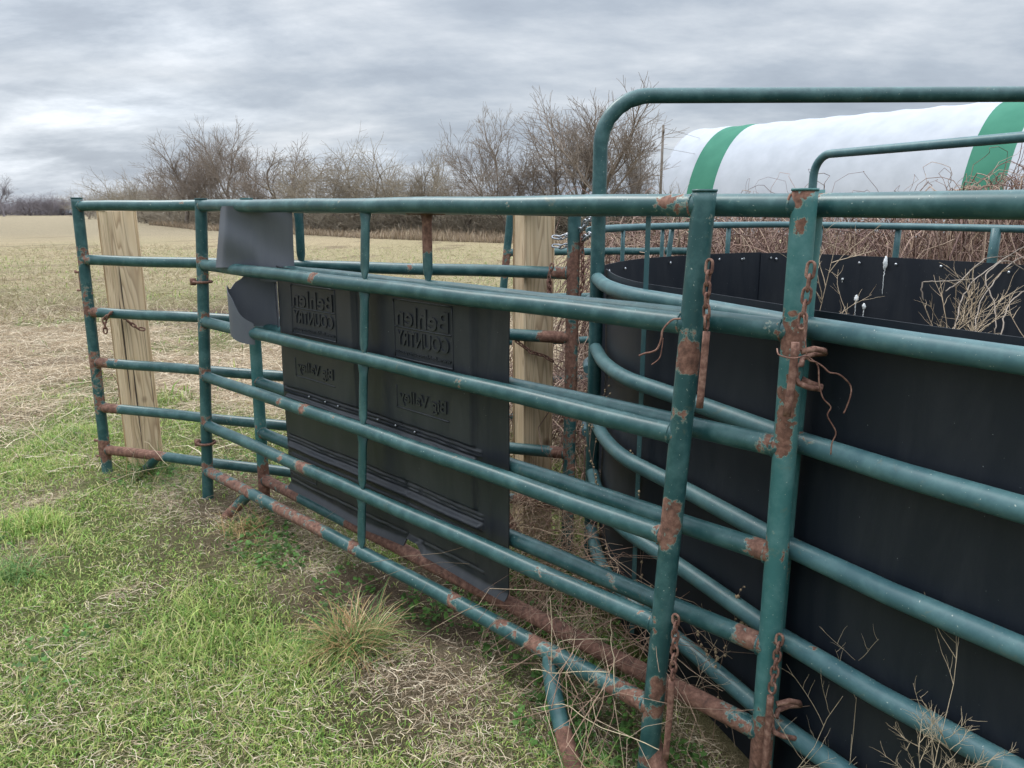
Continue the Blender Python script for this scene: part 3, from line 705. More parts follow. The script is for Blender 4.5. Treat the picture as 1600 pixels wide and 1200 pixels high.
# near black sheeting
def sheet(path, ztop, zbot, off, name, m_, e, n=1, thick=.003):
    mb = MB(); P = []
    for i, p in enumerate(path):
        d = (path[min(i + 1, len(path) - 1)] - path[max(0, i - 1)]).normalized(); nr = Vector((-d.y, d.x, 0)); P.append((p + nr * off, nr))
    zs = [zbot + (ztop - zbot) * k / 8 for k in range(9)]
    for side in (0, 1):
        for p, nr in P:
            for z in zs:
                bulge = 0.004 * math.sin(z * 7 + p.x * 5 + p.y * 3)
                mb.v.append(p + nr * (thick * side + bulge) + Vector((0, 0, z))); mb.r.append(0)
    n_ = len(P); K = len(zs)
    for i in range(n_ - 1):
        for k in range(K - 1):
            a = i * K + k; mb.f.append((a, a + K, a + K + 1, a + 1)); o_ = n_ * K + a; mb.f.append((o_, o_ + 1, o_ + K + 1, o_ + K))
        a = i * K + K - 1; o_ = n_ * K; mb.flat[len(mb.f)] = False; mb.f.append((a, a + K, o_ + a + K, o_ + a))
        a = i * K; mb.flat[len(mb.f)] = False; mb.f.append((a + K, a, o_ + a, o_ + a + K))
    return mb.build(name, m_, e, flat_edges=True)
allp = curve[:-1] + strt
sheet(allp, EYE - .211, -.15, .034, 'near_sheeting', SHEET, pen)
# vertical strap outside the near sheeting
sx, sy = .318, 2.23
st_ = MB().box((.372, 2.106, .65), (.013, .006, 1.28), Matrix.Rotation(R(-20), 3, 'Z')); st_.build('strap', PAINT_GREY, pen, smooth=False, rust=True)
# far wall
fw = smooth_path([(.33, 2.80), (.36, 2.98), (.56, 3.34), (.86, 3.62), (1.15, 3.80), (1.40, 3.84), (1.66, 3.60), (1.83, 3.38), (2.05, 3.00), (2.14, 2.5), (2.14, 2.0)], 5)
hw = len(fw) // 2 - 3
sheet(fw[:hw + 1], EYE - .222, 0, .0, 'far_sheeting', SHEET, pen); sheet([p + Vector((-.004, -.006, 0)) for p in fw[hw:]], EYE - .226, 0, .0, 'far_sheeting', SHEET, pen)
# far rails and posts on the outside of the far wall
fo = [p + ((p - Vector((1.2, 2.9, 0))).normalized()) * .045 for p in fw]
MB().tube([p + Vector((0, 0, EYE - .088)) for p in fo], .0155, 12, step=.05).build('far_rail', PAINT_GREY, pen, rust=True)
for z in (.95, .70, .45): MB().tube([p + Vector((0, 0, z)) for p in fo], .0155, 10, step=.1).build('far_rail', PAINT_GREY, pen, rust=True)
def near_px(path, x):
    return min(path, key=lambda p: abs(800 + FPX * p.x / (p.y * .9735) - x) + (1000 if p.y < 2.4 else 0))
for x, r_ in ((975, .009), (1037, .009), (1052, .012), (1141, .012), (1284, .016), (1408, .0135), (1562, .019)):
    p = near_px(fo, x); lean = Vector((-.03, 0, 0)) if x == 1052 else Vector((0, 0, 0))
    MB().tube([Vector((px_at(x, p.y), p.y, 0)) + lean * 3, Vector((px_at(x, p.y), p.y, EYE - .085))], r_, 10, step=.1).build('far_post', PAINT_GREY, pen, rust=True)
# rivets
def rivets(path, zs, n, off, name):
    mb = MB()
    tot = len(path) - 1
    for z in zs:
        for k in range(n):
            i = (k + .5) / n * tot; i0 = int(i); p = path[i0].lerp(path[min(i0 + 1, tot)], i - i0)
            d = (path[min(i0 + 1, tot)] - path[i0]).normalized(); nr = Vector((d.y, -d.x, 0)) 
            c_ = p + nr * off + Vector((0, 0, z + random.uniform(-.004, .004)))
            MB().tube([c_ - nr * .002, c_, c_ + nr * .003], [.0065, .0065, .003], 8).build('rivet', ZINC, pen)
rivets(fw[:hw], (EYE - .25,), 9, .006, 'rivet_row'); rivets(fw[hw:], (EYE - .255,), 9, .014, 'rivet_row')
for dx in (-2, 1):
    p = fw[hw + dx]
    for z in (EYE - .25, EYE - .50, EYE - .72):
        c_ = p + Vector((0, -.012, z)); MB().tube([c_, c_ + Vector((0, -.004, 0))], [.006, .004], 8).build('rivet', ZINC, pen)
# bird droppings on the far sheeting (marks of their own, thin blobs)
def dropping(x, y, w_, l_, seed):
    rr = random.Random(seed); p = near_px(fw, x); mb = MB(); q = pix(x, y, p.y - .05)
    P_ = [q + Vector((rr.uniform(-.12, .12) * w_, rr.uniform(-.001, .001), w_ * .9 - t * (l_ + w_))) for t in [k / 24 for k in range(25)]]
    mb.tube(P_, [max(.0012, w_ * .62 * math.sin(math.pi * min(1, (k + 1) / 11)) if k < 9 else w_ * rr.uniform(.06, .30) * (1 - k / 27)) for k in range(25)], 8)
    mb.build('bird_dropping', WHITE, pen)
dropping(1384, 405, .016, .16, 1); dropping(1338, 466, .017, .08, 2); dropping(1350, 478, .014, .07, 3); dropping(1316, 438, .010, .008, 4); dropping(1387, 455, .008, .008, 5)

# ------------------------------------------------------------------ moulded black feed panel
feed = empty('feed_panel', (-.45, 2.465, .0), 'black moulded plastic feed panel with embossed reversed lettering wedged between the two gates', 'feed panel')
FL = Vector((-.923, 2.951, 0)); FR = Vector((-.010, 2.031, 0)); FU = (FR - FL).normalized(); FN = Vector((FU.y, -FU.x, 0)); FW_ = (FR - FL).length
if FN.y > 0: FN = -FN
def fpt(u, z, d=0): return FL + FU * u + FN * d + Vector((0, 0, z))
def feed_depth(u, z):
    r = z - EYE; uu = u / FW_
    def plate(u0, u1, z0, z1, h=.014, e_=.006):
        a = min((u - u0) / e_, (u1 - u) / e_, (r - z0) / e_, (z1 - r) / e_); return h * max(0, min(1, a))
    d = 0
    edges = ((.045, .555), (.60, 1.165))
    for (u0, u1) in edges:
        d = max(d, plate(u0, u1, -.485, -.262), plate(u0, u1, -.69, -.51))
    d = max(d, plate(.045, 1.165, -.888, -.722), plate(.045, 1.165, -1.075, -.965, .006))
    # ribs in the grooves
    for zr in (-.700, -.712, -.900, -.912, -1.085): d = max(d, plate(.03, 1.19, zr - .004, zr + .004, .007, .003))
    # protruding ledge
    d = max(d, plate(.03, 1.19, -.952, -.922, .017, .012))
    # side flange at right
    if u > 1.215: d -= .003 * min(1, (u - 1.215) / .01)
    if u < .02: d -= .010 * min(1, (.02 - u) / .01)
    d += .0035 * math.sin(u * 5 + z * 3) + .0015 * math.sin(u * 17 - z * 9)
    return d
us = sorted(set([round(i * FW_ / 250, 5) for i in range(251)])); nz = 200; mb = MB()
def zbot(u):
    zb_ = -1.128 + .006 * math.sin(u * 9)
    if .80 < u < .905: zb_ += .035 * min(1, (u - .80) / .02, (.905 - u) / .03)
    return zb_
def ztop(u): return -.222 - .030 * (u / FW_) - .004 * math.sin(u * 7)
for side in (0, 1):
    for i, u in enumerate(us):
        z0, z1 = zbot(u), ztop(u)
        for k in range(nz + 1):
            z = z0 + (z1 - z0) * k / nz
            d = feed_depth(u, EYE + z)
            lip = .018 * max(0, 1 - (z - z0) / .022) ** 1.5 
            mb.v.append(fpt(u, EYE + z, d + lip - .004 * side)); mb.r.append(0)
Kz = nz + 1; NU = len(us)
for i in range(NU - 1):
    for k in range(nz):
        a = i * Kz + k; mb.f.append((a, a + Kz, a + Kz + 1, a + 1)); o_ = NU * Kz + a; mb.f.append((o_, o_ + 1, o_ + Kz + 1, o_ + Kz))
    for a in (i * Kz, i * Kz + nz): o_ = NU * Kz; mb.flat[len(mb.f)] = False; mb.f.append((a, a + Kz, o_ + a + Kz, o_ + a))
for k in range(nz):
    for i in (0, NU - 1):
        a = i * Kz + k; o_ = NU * Kz; mb.flat[len(mb.f)] = False; mb.f.append((a, a + 1, o_ + a + 1, o_ + a))
mb.build('moulded_sheet', TROUGH, feed, flat_edges=True)
def text_part(body, u_mid, z_mid, width, height, name, ext=.0026, boldness=.0):
    cu = bpy.data.curves.new(name, 'FONT'); cu.body = body; cu.align_x = 'CENTER'; cu.align_y = 'CENTER'; cu.size = 1; cu.extrude = 0.5; cu.resolution_u = 3; cu.offset = boldness
    to = bpy.data.objects.new('tmp', cu); COL.objects.link(to); bpy.context.view_layer.update()
    me = bpy.data.meshes.new_from_object(to); bpy.data.objects.remove(to); bpy.data.curves.remove(cu)
    co = np.zeros(len(me.vertices) * 3); me.vertices.foreach_get('co', co); co = co.reshape(-1, 3)
    mn, mx_ = co.min(0), co.max(0); cen = (mn + mx_) / 2; sc_ = (width / (mx_[0] - mn[0]), height / (mx_[1] - mn[1]))
    mb = MB()
    for p in co:
        lx = -(p[0] - cen[0]) * sc_[0]; lz = (p[1] - cen[1]) * sc_[1]; d = feed_depth(u_mid, z_mid) + (p[2]) * ext * 2
        # relief tapers toward the face, follows the sheet
        d += feed_depth(u_mid + lx, z_mid + lz) - feed_depth(u_mid, z_mid)
        mb.v.append(fpt(u_mid + lx, z_mid + lz, d)); mb.r.append(0)
    mb.f = [tuple(p.vertices) for p in me.polygons]; bpy.data.meshes.remove(me)
    o = mb.build(name, TROUGH, feed, smooth=False)
    return o
def frame_part(u0, u1, z0, z1, name='embossed_frame', t_=.0022, sides='LTRB', r=.0028):
    mb = MB()
    C = {'TL': (u0, z1), 'TR': (u1, z1), 'BL': (u0, z0), 'BR': (u1, z0)}
    for s_, (a, b) in {'L': ('TL', 'BL'), 'R': ('TR', 'BR'), 'T': ('TL', 'TR'), 'B': ('BL', 'BR')}.items():
        if s_ in sides:
            A, B = C[a], C[b]; mb.tube([fpt(A[0] + (B[0] - A[0]) * k / 8, A[1] + (B[1] - A[1]) * k / 8, feed_depth(A[0] + (B[0] - A[0]) * k / 8, A[1] + (B[1] - A[1]) * k / 8)) for k in range(9)], r, 6)
    mb.build(name, TROUGH, feed)
def u_px(x, z):   # coordinate on the sheet whose pixel column is x at height z
    lo, hi = 0, FW_
    for _ in range(40):
        m_ = (lo + hi) / 2; p = fpt(m_, z)
        X = 800 + FPX * p.x / (p.y * .9735 - (p.z - EYE) * .2285)
        if X < x: lo = m_
        else: hi = m_
    return lo
for (xa, xb) in ((461, 528), (622, 714)):
    ua, ub = u_px(xa, EYE - .37), u_px(xb, EYE - .37); um = (ua + ub) / 2; W_ = ub - ua
    text_part('Behlen', um, EYE - .331, W_ * .90, .062, 'embossed_lettering', .0042, .014)
    text_part('COUNTRY', um, EYE - .400, W_ * .90, .048, 'embossed_lettering', .0042, .014)
    text_part('www.behlencountry.com', um, EYE - .447, W_ * .95, .017, 'embossed_lettering', .003, .01)
    frame_part(ua, ub, EYE - .466, EYE - .282); frame_part(ua + .004, ub - .004, EYE - .367, EYE - .367 + .0001, sides='T')
for (xa, xb) in ((468, 528), (626, 708)):
    ua, ub = u_px(xa, EYE - .6), u_px(xb, EYE - .6); um = (ua + ub) / 2; W_ = ub - ua
    text_part('Big Valley', um + .004, EYE - .596, W_ * .90, .052, 'embossed_lettering', .0042, .014)
    frame_part(ua, ub, EYE - .632, EYE - .560, sides='LB')
ua, ub = u_px(450, EYE - 1.02), u_px(498, EYE - 1.02)
frame_part(ua, ub, EYE - 1.055, EYE - .975, sides='LTRB'); frame_part(ua + .03, ub - .03, EYE - 1.03, EYE - .99, sides='LB')
# bolts along the groove under the second row
mb = MB()
for x in (485, 510, 530, 592, 620, 650):
    u = u_px(x, EYE - .705); c_ = fpt(u, EYE - .705, .004); MB().tube([c_, c_ + FN * .004], [.005, .003], 8).build('bolt', ZINC, feed)
# torn flap of the same panel, folded up behind the top rail
mb = MB(); NU2, NV = 30, 30
for side in (0, 1):
    for i in range(NU2 + 1):
        s_ = i / NU2
        for k in range(NV + 1):
            q = k / NV
            xl, xr = 345 + (-8) * (1 - q), 456 + 5 * (1 - q); y_ = 322 + (1 - q) * (118 if s_ > .55 else 96 + 20 * sstep(.45, .6, s_))
            dd = 3.02 + .06 * math.sin(s_ * math.pi) * .6 - .14 * s_ + .03 * (1 - q) + .006 * math.sin(q * 9 + s_ * 5)
            if s_ < .08: dd += (.08 - s_) * .9
            p = pix(xl + (xr - xl) * s_, y_, float(dd) + .003 * side); mb.v.append(p); mb.r.append(0)
KK = NV + 1; off_ = (NU2 + 1) * KK
for i in range(NU2):
    for k in range(NV):
        a = i * KK + k; mb.f.append((a, a + 1, a + KK + 1, a + KK)); mb.f.append((off_ + a, off_ + a + KK, off_ + a + KK + 1, off_ + a + 1))
    for a in (i * KK, i * KK + NV): mb.flat[len(mb.f)] = False; mb.f.append((a, a + KK, off_ + a + KK, off_ + a))
for k in range(NV):
    for i in (0, NU2): a = i * KK + k; mb.flat[len(mb.f)] = False; mb.f.append((a, a + 1, off_ + a + 1, off_ + a))
mb.build('folded_flap', FLAP, feed, flat_edges=True)
# curled torn end: a vertical roll with a ragged top
mb = MB(); cen = pix(397, 490, 3.0); rcx, rcy = .098, .065; zt, zb_ = EYE - .315, EYE - .53
n = 40
for side in (0, 1):
    for i in range(n + 1):
        a = R(-10) + R(290) * i / n         # from right-rear round the left to the front right
        r_ = 1 - .02 * side
        px_, py_ = cen.x + math.cos(a) * rcx * r_ , cen.y + math.sin(a) * rcy * r_
        front = sstep(.5, 1.0, i / n)
        top_ = EYE - .262 - .010 * math.sin(i * .35) - .005 * math.sin(i * 1.1) - (.045 * sstep(.40, .62, i / n)) - .13 * sstep(.66, 1.0, i / n) - .03 * sstep(.25, 0, i / n)
        bot = EYE - .475 - .055 * front
        for k in range(13): mb.v.append(Vector((px_ * (1) , py_, bot + (top_ - bot) * k / 12))); mb.r.append(0)
off_ = (n + 1) * 13
for i in range(n):
    for k in range(12):
        a = i * 13 + k; mb.f.append((a, a + 1, a + 14, a + 13)); mb.f.append((off_ + a, off_ + a + 13, off_ + a + 14, off_ + a + 1))
    for a in (i * 13, i * 13 + 12): mb.flat[len(mb.f)] = False; mb.f.append((a, a + 13, off_ + a + 13, off_ + a))
mb.build('torn_curl', FLAP, feed, flat_edges=True)

# ------------------------------------------------------------------ timber posts
def post_timber(cx, cy, a, rot, ztop, label, tilt=(0, 0)):
    e = MB(); seg = 24; c4 = [(-1, -1), (1, -1), (1, 1), (-1, 1)]
    bev = .006; ring = []
    for (x, y), (dx, dy) in zip(c4, c4):
        ring += [(x * a / 2 - (x * bev if (x * y > 0) else 0), y * a / 2 - (0 if (x * y > 0) else y * bev)), (x * a / 2 - (0 if (x * y > 0) else x * bev), y * a / 2 - (y * bev if (x * y > 0) else 0))]
    rm = Matrix.Rotation(rot, 3, 'Z')
    for k in range(seg + 1):
        z = -.15 + (ztop + .15) * k / seg
        for (x, y) in ring:
            v = rm @ Vector((x, y, 0)); e.v.append(Vector((v.x + tilt[0] * z, v.y + tilt[1] * z, z))); e.r.append(0)
    for k in range(seg):
        for j in range(8):
            p = k * 8 + j; q = k * 8 + (j + 1) % 8; e.f.append((p, q, q + 8, p + 8))
    e.f.append(tuple(seg * 8 + j for j in range(8)))
    o = e.build('timber_post', TIMBER, smooth=False); o.location = (cx, cy, 0); tag(o, label, 'wooden post')
    return o
post_timber(px_at(181, 3.74, 0), 3.74, .140, R(45), EYE - .02, 'square pale timber post behind the left end of the back gate')
post_timber(px_at(834, 3.02, 0), 3.02, .128, R(22), EYE - .01, 'square timber post with a knot, between the feed panel and the rusty gate post')

# ------------------------------------------------------------------ chains, pins, wires
def chain(path, m_, label, name='chain', ll=.030, wr=.0030, ww=.0095, pin=None, hook=None):
    path = [Vector(p) for p in path]; base = path[0].copy()
    ob_ = empty(name, tuple(base), label, 'chain')
    L_ = [0]
    for a, b in zip(path[:-1], path[1:]): L_.append(L_[-1] + (b - a).length)
    def at(s_):
        for i in range(len(path) - 1):
            if s_ <= L_[i + 1] or i == len(path) - 2:
                return path[i].lerp(path[i + 1], (s_ - L_[i]) / max(1e-6, L_[i + 1] - L_[i])), (path[i + 1] - path[i]).normalized()
    mb = MB(); pitch_ = ll * .76; n = int(L_[-1] / pitch_); s_ = pitch_ / 2
    for j in range(n):
        c_, d = at(s_); s_ += pitch_
        up = Vector((0, .8, .6)) if abs(d.z) > .8 else Vector((0, 0, 1)); x = d.cross(up).normalized(); y = d.cross(x).normalized()
        ang = (math.pi / 4 + math.pi / 2 * (j % 2)) + random.uniform(-.25, .25); sv = x * math.cos(ang) + y * math.sin(ang)
        pts = []
        hl = ll / 2 - ww
        for k in range(17):
            a = 2 * math.pi * k / 16; ca, sa = math.cos(a), math.sin(a)
            pts.append(c_ + d * (hl * (1 if ca > 0 else -1) * (1 if abs(ca) > .01 else 0) + ww * ca) + sv * ww * sa * .8)
        mb.tube(pts, wr, 6, caps=False)
    mb.build('links', m_, ob_)
    if pin:
        MB().tube([Vector(p) for p in pin], .0078, 12, step=.02).build('drop_pin', RUST, ob_)
    if hook:
        MB().tube([Vector(p) for p in hook], .0085, 12).build('hook', RUST, ob_)
    return ob_
dC = 1.545
chain([pix(1109, 408, dC), pix(1104, 460, dC), pix(1104, 515, dC)], RUST, 'rusty chain with a drop pin hanging high on the right post of the front gate', pin=[pix(1104, 518, dC), pix(1099, 575, dC), pix(1093, 637, dC)])
chain([pix(1056, 962, 1.53), pix(1055, 1000, 1.53), pix(1051, 1062, 1.53)], RUST, 'rusty chain with a drop pin hanging low on the right post of the front gate', ll=.026, pin=[pix(1050, 1062, 1.53), pix(1046, 1120, 1.53), pix(1040, 1185, 1.53)])
dD = 1.44
chain([pix(1268, 412, dD), pix(1262, 452, dD), pix(1256, 488, dD), pix(1249, 530, dD)], RUST, 'rusty chain with a drop pin hanging high where the rear gate meets the pen', pin=[pix(1243, 535, dD), pix(1238, 590, dD), pix(1229, 650, dD)], ll=.032)
chain([pix(1219, 993, 1.46), pix(1212, 1040, 1.46), pix(1205, 1085, 1.46)], RUST, 'rusty chain with a drop pin hanging low where the rear gate meets the pen', ll=.026, pin=[pix(1204, 1088, 1.46), pix(1200, 1140, 1.46), pix(1194, 1215, 1.46)])
def loop_hook(c1, c2, depth, label):
    # bent rod latch: upper hook, upright, lower hook
    x1, y1 = c1; x2, y2 = c2
    P = [pix(x1, y1, depth), pix(x1 + 20, y1 - 5, depth), pix(x1 + 36, y1 - 2, depth + .02), pix(x1 + 38, y1 + 2, depth + .035), pix(x1 + 20, y1 + 3, depth + .045), pix(x1 + 2, y1 + 10, depth + .03),
         pix(x1 + 0, y1 + 20, depth + .015), pix(x2, y2 - 30, depth + .01), pix(x2, y2 - 12, depth + .01), pix(x2 + 5, y2 - 3, depth + .005), pix(x2 + 20, y2 + 3, depth), pix(x2 + 38, y2 + 6, depth + .01), pix(x2 + 40, y2 + 2, depth + .03), pix(x2 + 22, y2 - 4, depth + .045), pix(x2 + 10, y2 - 10, depth + .045)]
    o = MB().tube(P, .0058, 10); c_ = P[0].copy(); e = empty('hook_latch', tuple(c_), label, 'latch'); o.build('rod', RUST, e)
loop_hook((1252, 550), (1243, 602), 1.44, 'rusty bent rod latch on the pen post, upper of two')
loop_hook((1213, 1100), (1206, 1148), 1.46, 'rusty bent rod latch on the pen post, lower of two')
chain([pix(864, 370, 2.94), pix(876, 372, 2.93), pix(890, 366, 2.92), pix(905, 362, 2.85), pix(915, 348, 2.8), pix(925, 338, 2.72)], ZINC, 'bright silver chain, upper strand from the right timber post to the pen bow', ll=.036, wr=.0036, ww=.011)
chain([pix(864, 384, 2.94), pix(880, 385, 2.93), pix(893, 380, 2.92), pix(910, 374, 2.85), pix(925, 364, 2.72)], ZINC, 'bright silver chain, lower strand from the right timber post to the pen bow', ll=.036, wr=.0036, ww=.011)
chain([pix(863, 413, 2.82), pix(858, 430, 2.82), pix(861, 480, 2.82), pix(858, 480, 2.83), pix(857, 432, 2.83)], RUST, 'rusty chain hanging from the second rail of the back gate beside the timber post', ll=.028)
chain([pix(802, 520, 2.92), pix(808, 534, 2.92), pix(830, 550, 2.92), pix(850, 556, 2.92), pix(866, 566, 2.92)], RUST, 'thin dark chain draped across the right timber post', ll=.022, wr=.003, ww=.007)
chain([pix(909, 365, 2.84), pix(910, 400, 2.84), pix(911, 440, 2.84), pix(905, 465, 2.84)], RUST, 'rusty chain hanging between the rusty gate post and the pen bow', ll=.026, wr=.0032, ww=.008)
chain([pix(165, 520, 3.50), pix(163, 500, 3.50), pix(172, 489, 3.49), pix(188, 489, 3.6), pix(200, 502, 3.66), pix(215, 513, 3.66), pix(226, 515, 3.66)], RUST, 'rusty chain looped round the left timber post and gate rail', ll=.030, wr=.0038)
def wire(pts, r, label, m_=RUST):
    P = smooth3([Vector(p) for p in pts]); e = MB().tube(P, r, 6); o = e.build('wire', m_); 
    return tag(o, label, 'wire')
def smooth3(P, n=5):
    out = []; Q = [P[0] * 2 - P[1]] + P + [P[-1] * 2 - P[-2]]
    for i in range(1, len(Q) - 2):
        for k in range(n):
            t = k / n; a, b, c_, d = Q[i - 1:i + 3]
            out.append(0.5 * ((2 * b) + (c_ - a) * t + (2 * a - 5 * b + 4 * c_ - d) * t * t + (3 * b - a - 3 * c_ + d) * t ** 3))
    out.append(Q[-2]); return out
dd = 1.43
wire([pix(x, y, dd + z) for x, y, z in ((1256, 492, .0), (1258, 530, -.01), (1262, 560, -.01), (1275, 566, .0), (1286, 573, 0), (1296, 582, -.005), (1308, 584, 0), (1318, 590, 0), (1329, 603, .005), (1329, 618, 0), (1322, 638, 0), (1318, 646, 0))], .0016, 'thin rusty tie wire curling right from the latch on the pen post')
wire([pix(x, y, dd + z) for x, y, z in ((1214, 545, .0), (1218, 555, -.02), (1240, 560, -.025), (1258, 556, -.02), (1266, 560, 0), (1278, 572, 0), (1280, 600, 0), (1286, 622, .0), (1298, 636, 0), (1293, 650, 0), (1306, 675, .0), (1300, 692, 0), (1298, 710, 0))], .0015, 'rusty tie wire hanging down from the latch on the pen post')
wire([pix(x, y, 1.55) for x, y in ((1064, 498), (1050, 500), (1036, 515), (1033, 530), (1027, 545), (1018, 550), (1008, 552), (998, 556))], .0021, 'twisted wire poking left from the right post of the front gate')
wire([pix(x, y, 1.55) for x, y in ((1036, 528), (1034, 545), (1030, 560), (1018, 570))], .0012, 'short fine wire hanging under the second rail of the front gate')
wire([pix(x, y, 3.45) for x, y in ((174, 583), (182, 595), (186, 612), (181, 632))], .0014, 'short dark wire hanging against the left timber post')

# ------------------------------------------------------------------ hoop building
barn = empty('hoop_building', (10.0, 38.0, 0), 'white fabric hoop building with green bands behind the brush', 'building')
rA = Vector((12.4, 42, 0)); rB = Vector((20.5, 32, 0)); ax = (rB - rA).normalized(); nn = Vector((-ax.y, ax.x, 0)); 
if nn.y > 0: nn = -nn
RB, HB = 4.25, EYE + 4.22
L0 = -2.5; L1 = 26.0
bandA = (-.55, .72)
def ax_px(x, y=300):  # along-axis coordinate on the near side whose base column is x
    best = None
    for k in range(600):
        s_ = L0 + (L1 - L0) * k / 600; p = rA + ax * s_ + nn * RB; X = 800 + FPX * p.x / (p.y * .9735 - (1.5) * .2285)
        if best is None or abs(X - x) < best[0]: best = (abs(X - x), s_)
    return best[1]
bands = [(ax_px(1069), ax_px(1109)), (ax_px(1502), ax_px(1570)), (25.0, 26.0)]
m_w, t, b = mat('white_fabric'); n_ = noise_tex(t, 1.2, 5); t.links.new(ramp(t, n_, [(0.3, (.35, .37, .40)), (.7, (.41, .43, .465))]), b.inputs['Base Color']); b.inputs['Roughness'].default_value = .85; b.inputs['Specular IOR Level'].default_value = .15
m_g, t, b = mat('green_fabric'); n_ = noise_tex(t, 1.2, 5); t.links.new(ramp(t, n_, [(0.3, (.040, .155, .105)), (.7, (.052, .185, .125))]), b.inputs['Base Color']); b.inputs['Roughness'].default_value = .85; b.inputs['Specular IOR Level'].default_value = .15
def hoop(s_, sag=0):
    out = []
    for k in range(41):
        a = math.pi * k / 40; c_, si = math.cos(a), math.sin(a)
        x = RB * abs(c_) ** .97 * (1 if c_ > 0 else -1); z = HB * si ** .90
        out.append(rA + ax * s_ + nn * x * (1 - sag) + Vector((0, 0, z * (1 - sag))))
    return out
cuts = sorted(set([L0, L1] + [v for bnd in bands for v in bnd if L0 < v < L1]))
hoopsp = 1.55
for a, b_ in zip(cuts[:-1], cuts[1:]):
    isg = any(abs(a - q[0]) < 1e-6 for q in bands); mb = MB(); n = max(2, int((b_ - a) / .25)); 
    for i in range(n + 1):
        s_ = a + (b_ - a) * i / n; ph = ((s_ - L0) / hoopsp) % 1; sag = .010 * (1 - (2 * abs(ph - .5)) ** 2)
        for v in hoop(s_, sag): mb.v.append(v); mb.r.append(0)
    for i in range(n):
        for k in range(40):
            q = i * 41 + k; mb.f.append((q, q + 1, q + 42, q + 41))
    mb.build('green_band' if isg else 'white_cover', m_g if isg else m_w, barn)
mb = MB(); hp = hoop(L0 + .02); b0 = 0
mb.v = [v for v in hp]; mb.r = [0] * 41; mb.f = [tuple(range(41))]; mb.build('end_wall', m_w, barn, smooth=False)

# ------------------------------------------------------------------ utility pole, far vehicle
pole = empty('utility_pole', (px_at(1031, 34), 34, 0), 'wooden utility pole standing between the bare trees and the hoop building', 'utility pole')
zt_ = pix(1031, 195, 34).z
MB().tube([(pole.location.x, 34, -.1), (pole.location.x, 34, zt_)], [.07, .05], 10).build('pole', POLEW, pole)
mb = MB(); mb.tube([Vector((pole.location.x, 33.9, zt_ - .35)), Vector((pole.location.x, 33.9, zt_ - .2))], .05, 8); mb.build('insulator', POLEW, pole)
def span(za, zb_, label):
    a = Vector((pole.location.x, 34, za)); b_ = Vector((40, 110, zb_ + 3.0)); pts = [a.lerp(b_, k / 20) - Vector((0, 0, 1.0 * math.sin(math.pi * k / 20) * .25)) for k in range(21)]
    o = MB().tube(pts, .008, 5).build('power_line', POLEW); tag(o, label, 'power line')
span(zt_ - .12, zt_ - .12, 'upper thin power line running right from the utility pole'); span(zt_ - .95, zt_ - .95, 'lower thin power line running right from the utility pole')
van = empty('parked_van', (px_at(110, 118), 118, 0), 'tiny white parked vehicle at the far edge of the field', 'van')
vx = van.location.x; mb = MB(); mb.box((vx, 118, .75), (1.7, 4, .8)); mb.box((vx - .1, 118, 1.3), (1.4, 3, .55)); mb.build('body', m_w, van, smooth=False)
dk = simple('dark_glass', [(0.3, (.02, .02, .025)), (.7, (.03, .03, .035))], 3, .3, 0)
MB().box((vx - .1, 116.45, 1.32), (1.2, .04, .4)).build('window', dk, van, smooth=False)
for dx in (-.6, .6): MB().tube([(vx + dx - .1, 116.6, .33), (vx + dx + .1, 116.6, .33)], .33, 14).build('wheel', dk, van)

# ------------------------------------------------------------------ bare trees
def grow(seed, spread=1.0, upright=1.0, trunks=1, twigs=1.0, low=.22):
    rr = random.Random(seed); T = []; Cn = []
    def branch(p, d, ln, r, lvl):
        n = 6 if lvl < 2 else (5 if lvl < 4 else 3); pts = [p]; rad = [r]
        dd_ = d.copy(); bend = Vector((rr.gauss(0, 1), rr.gauss(0, 1), rr.gauss(0, .5))) * .07
        for i in range(n):
            dd_ = (dd_ + bend + Vector((rr.gauss(0, 1), rr.gauss(0, 1), rr.gauss(0, 1))) * .075 + Vector((0, 0, .05 * upright if lvl < 4 else .02))).normalized()
            pts.append(pts[-1] + dd_ * ln / n); rad.append(max(.0009, r * (1 - .45 * (i + 1) / n)))
        (T if lvl <= 1 else Cn).append((pts, rad, lvl))
        if lvl >= 6: return
        kids = [(pts[-1], dd_, 1.0), (pts[-1], dd_, .9)]
        for _ in range({0: 2, 1: 2, 2: 2, 3: 2, 4: 2, 5: 1}[lvl]):
            t = rr.uniform(low + .3 if lvl == 0 else .3, .95); i = min(int(t * n), n - 1); pp = pts[i].lerp(pts[i + 1], t * n - i)
            kids.append((pp, (pts[i + 1] - pts[i]).normalized(), .70))
        ph = rr.uniform(0, 6.283)
        for j, (pp, dr, k) in enumerate(kids):
            ang = {1.0: rr.uniform(.12, .35), .9: rr.uniform(.35, .7) * spread, .70: rr.uniform(.55, .95) * spread}[k]
            axx = dr.orthogonal().normalized(); axx.rotate(Matrix.Rotation(ph + (j * 2.4), 3, dr)); nd_ = dr.copy(); nd_.rotate(Matrix.Rotation(ang, 3, axx))
            if nd_.z < 0: nd_.z *= .2; nd_.normalize()
            branch(pp, nd_, ln * {1.0: .84, .9: .78, .70: .62}[k] * rr.uniform(.85, 1.12), max(r * {1.0: .66, .9: .56, .70: .42}[k], .0009), lvl + 1)
    for k in range(trunks):
        a = 6.283 * k / trunks + rr.random(); tilt = 0 if trunks == 1 else rr.uniform(.15, .5)
        d = Vector((math.cos(a) * math.sin(tilt), math.sin(a) * math.sin(tilt), math.cos(tilt)))
        branch(Vector((.01 * k, .01 * math.sin(k), 0)), d, .22 * rr.uniform(.85, 1.1), .022 if trunks == 1 else .015, 0 if trunks < 3 else 1)
    return T, Cn
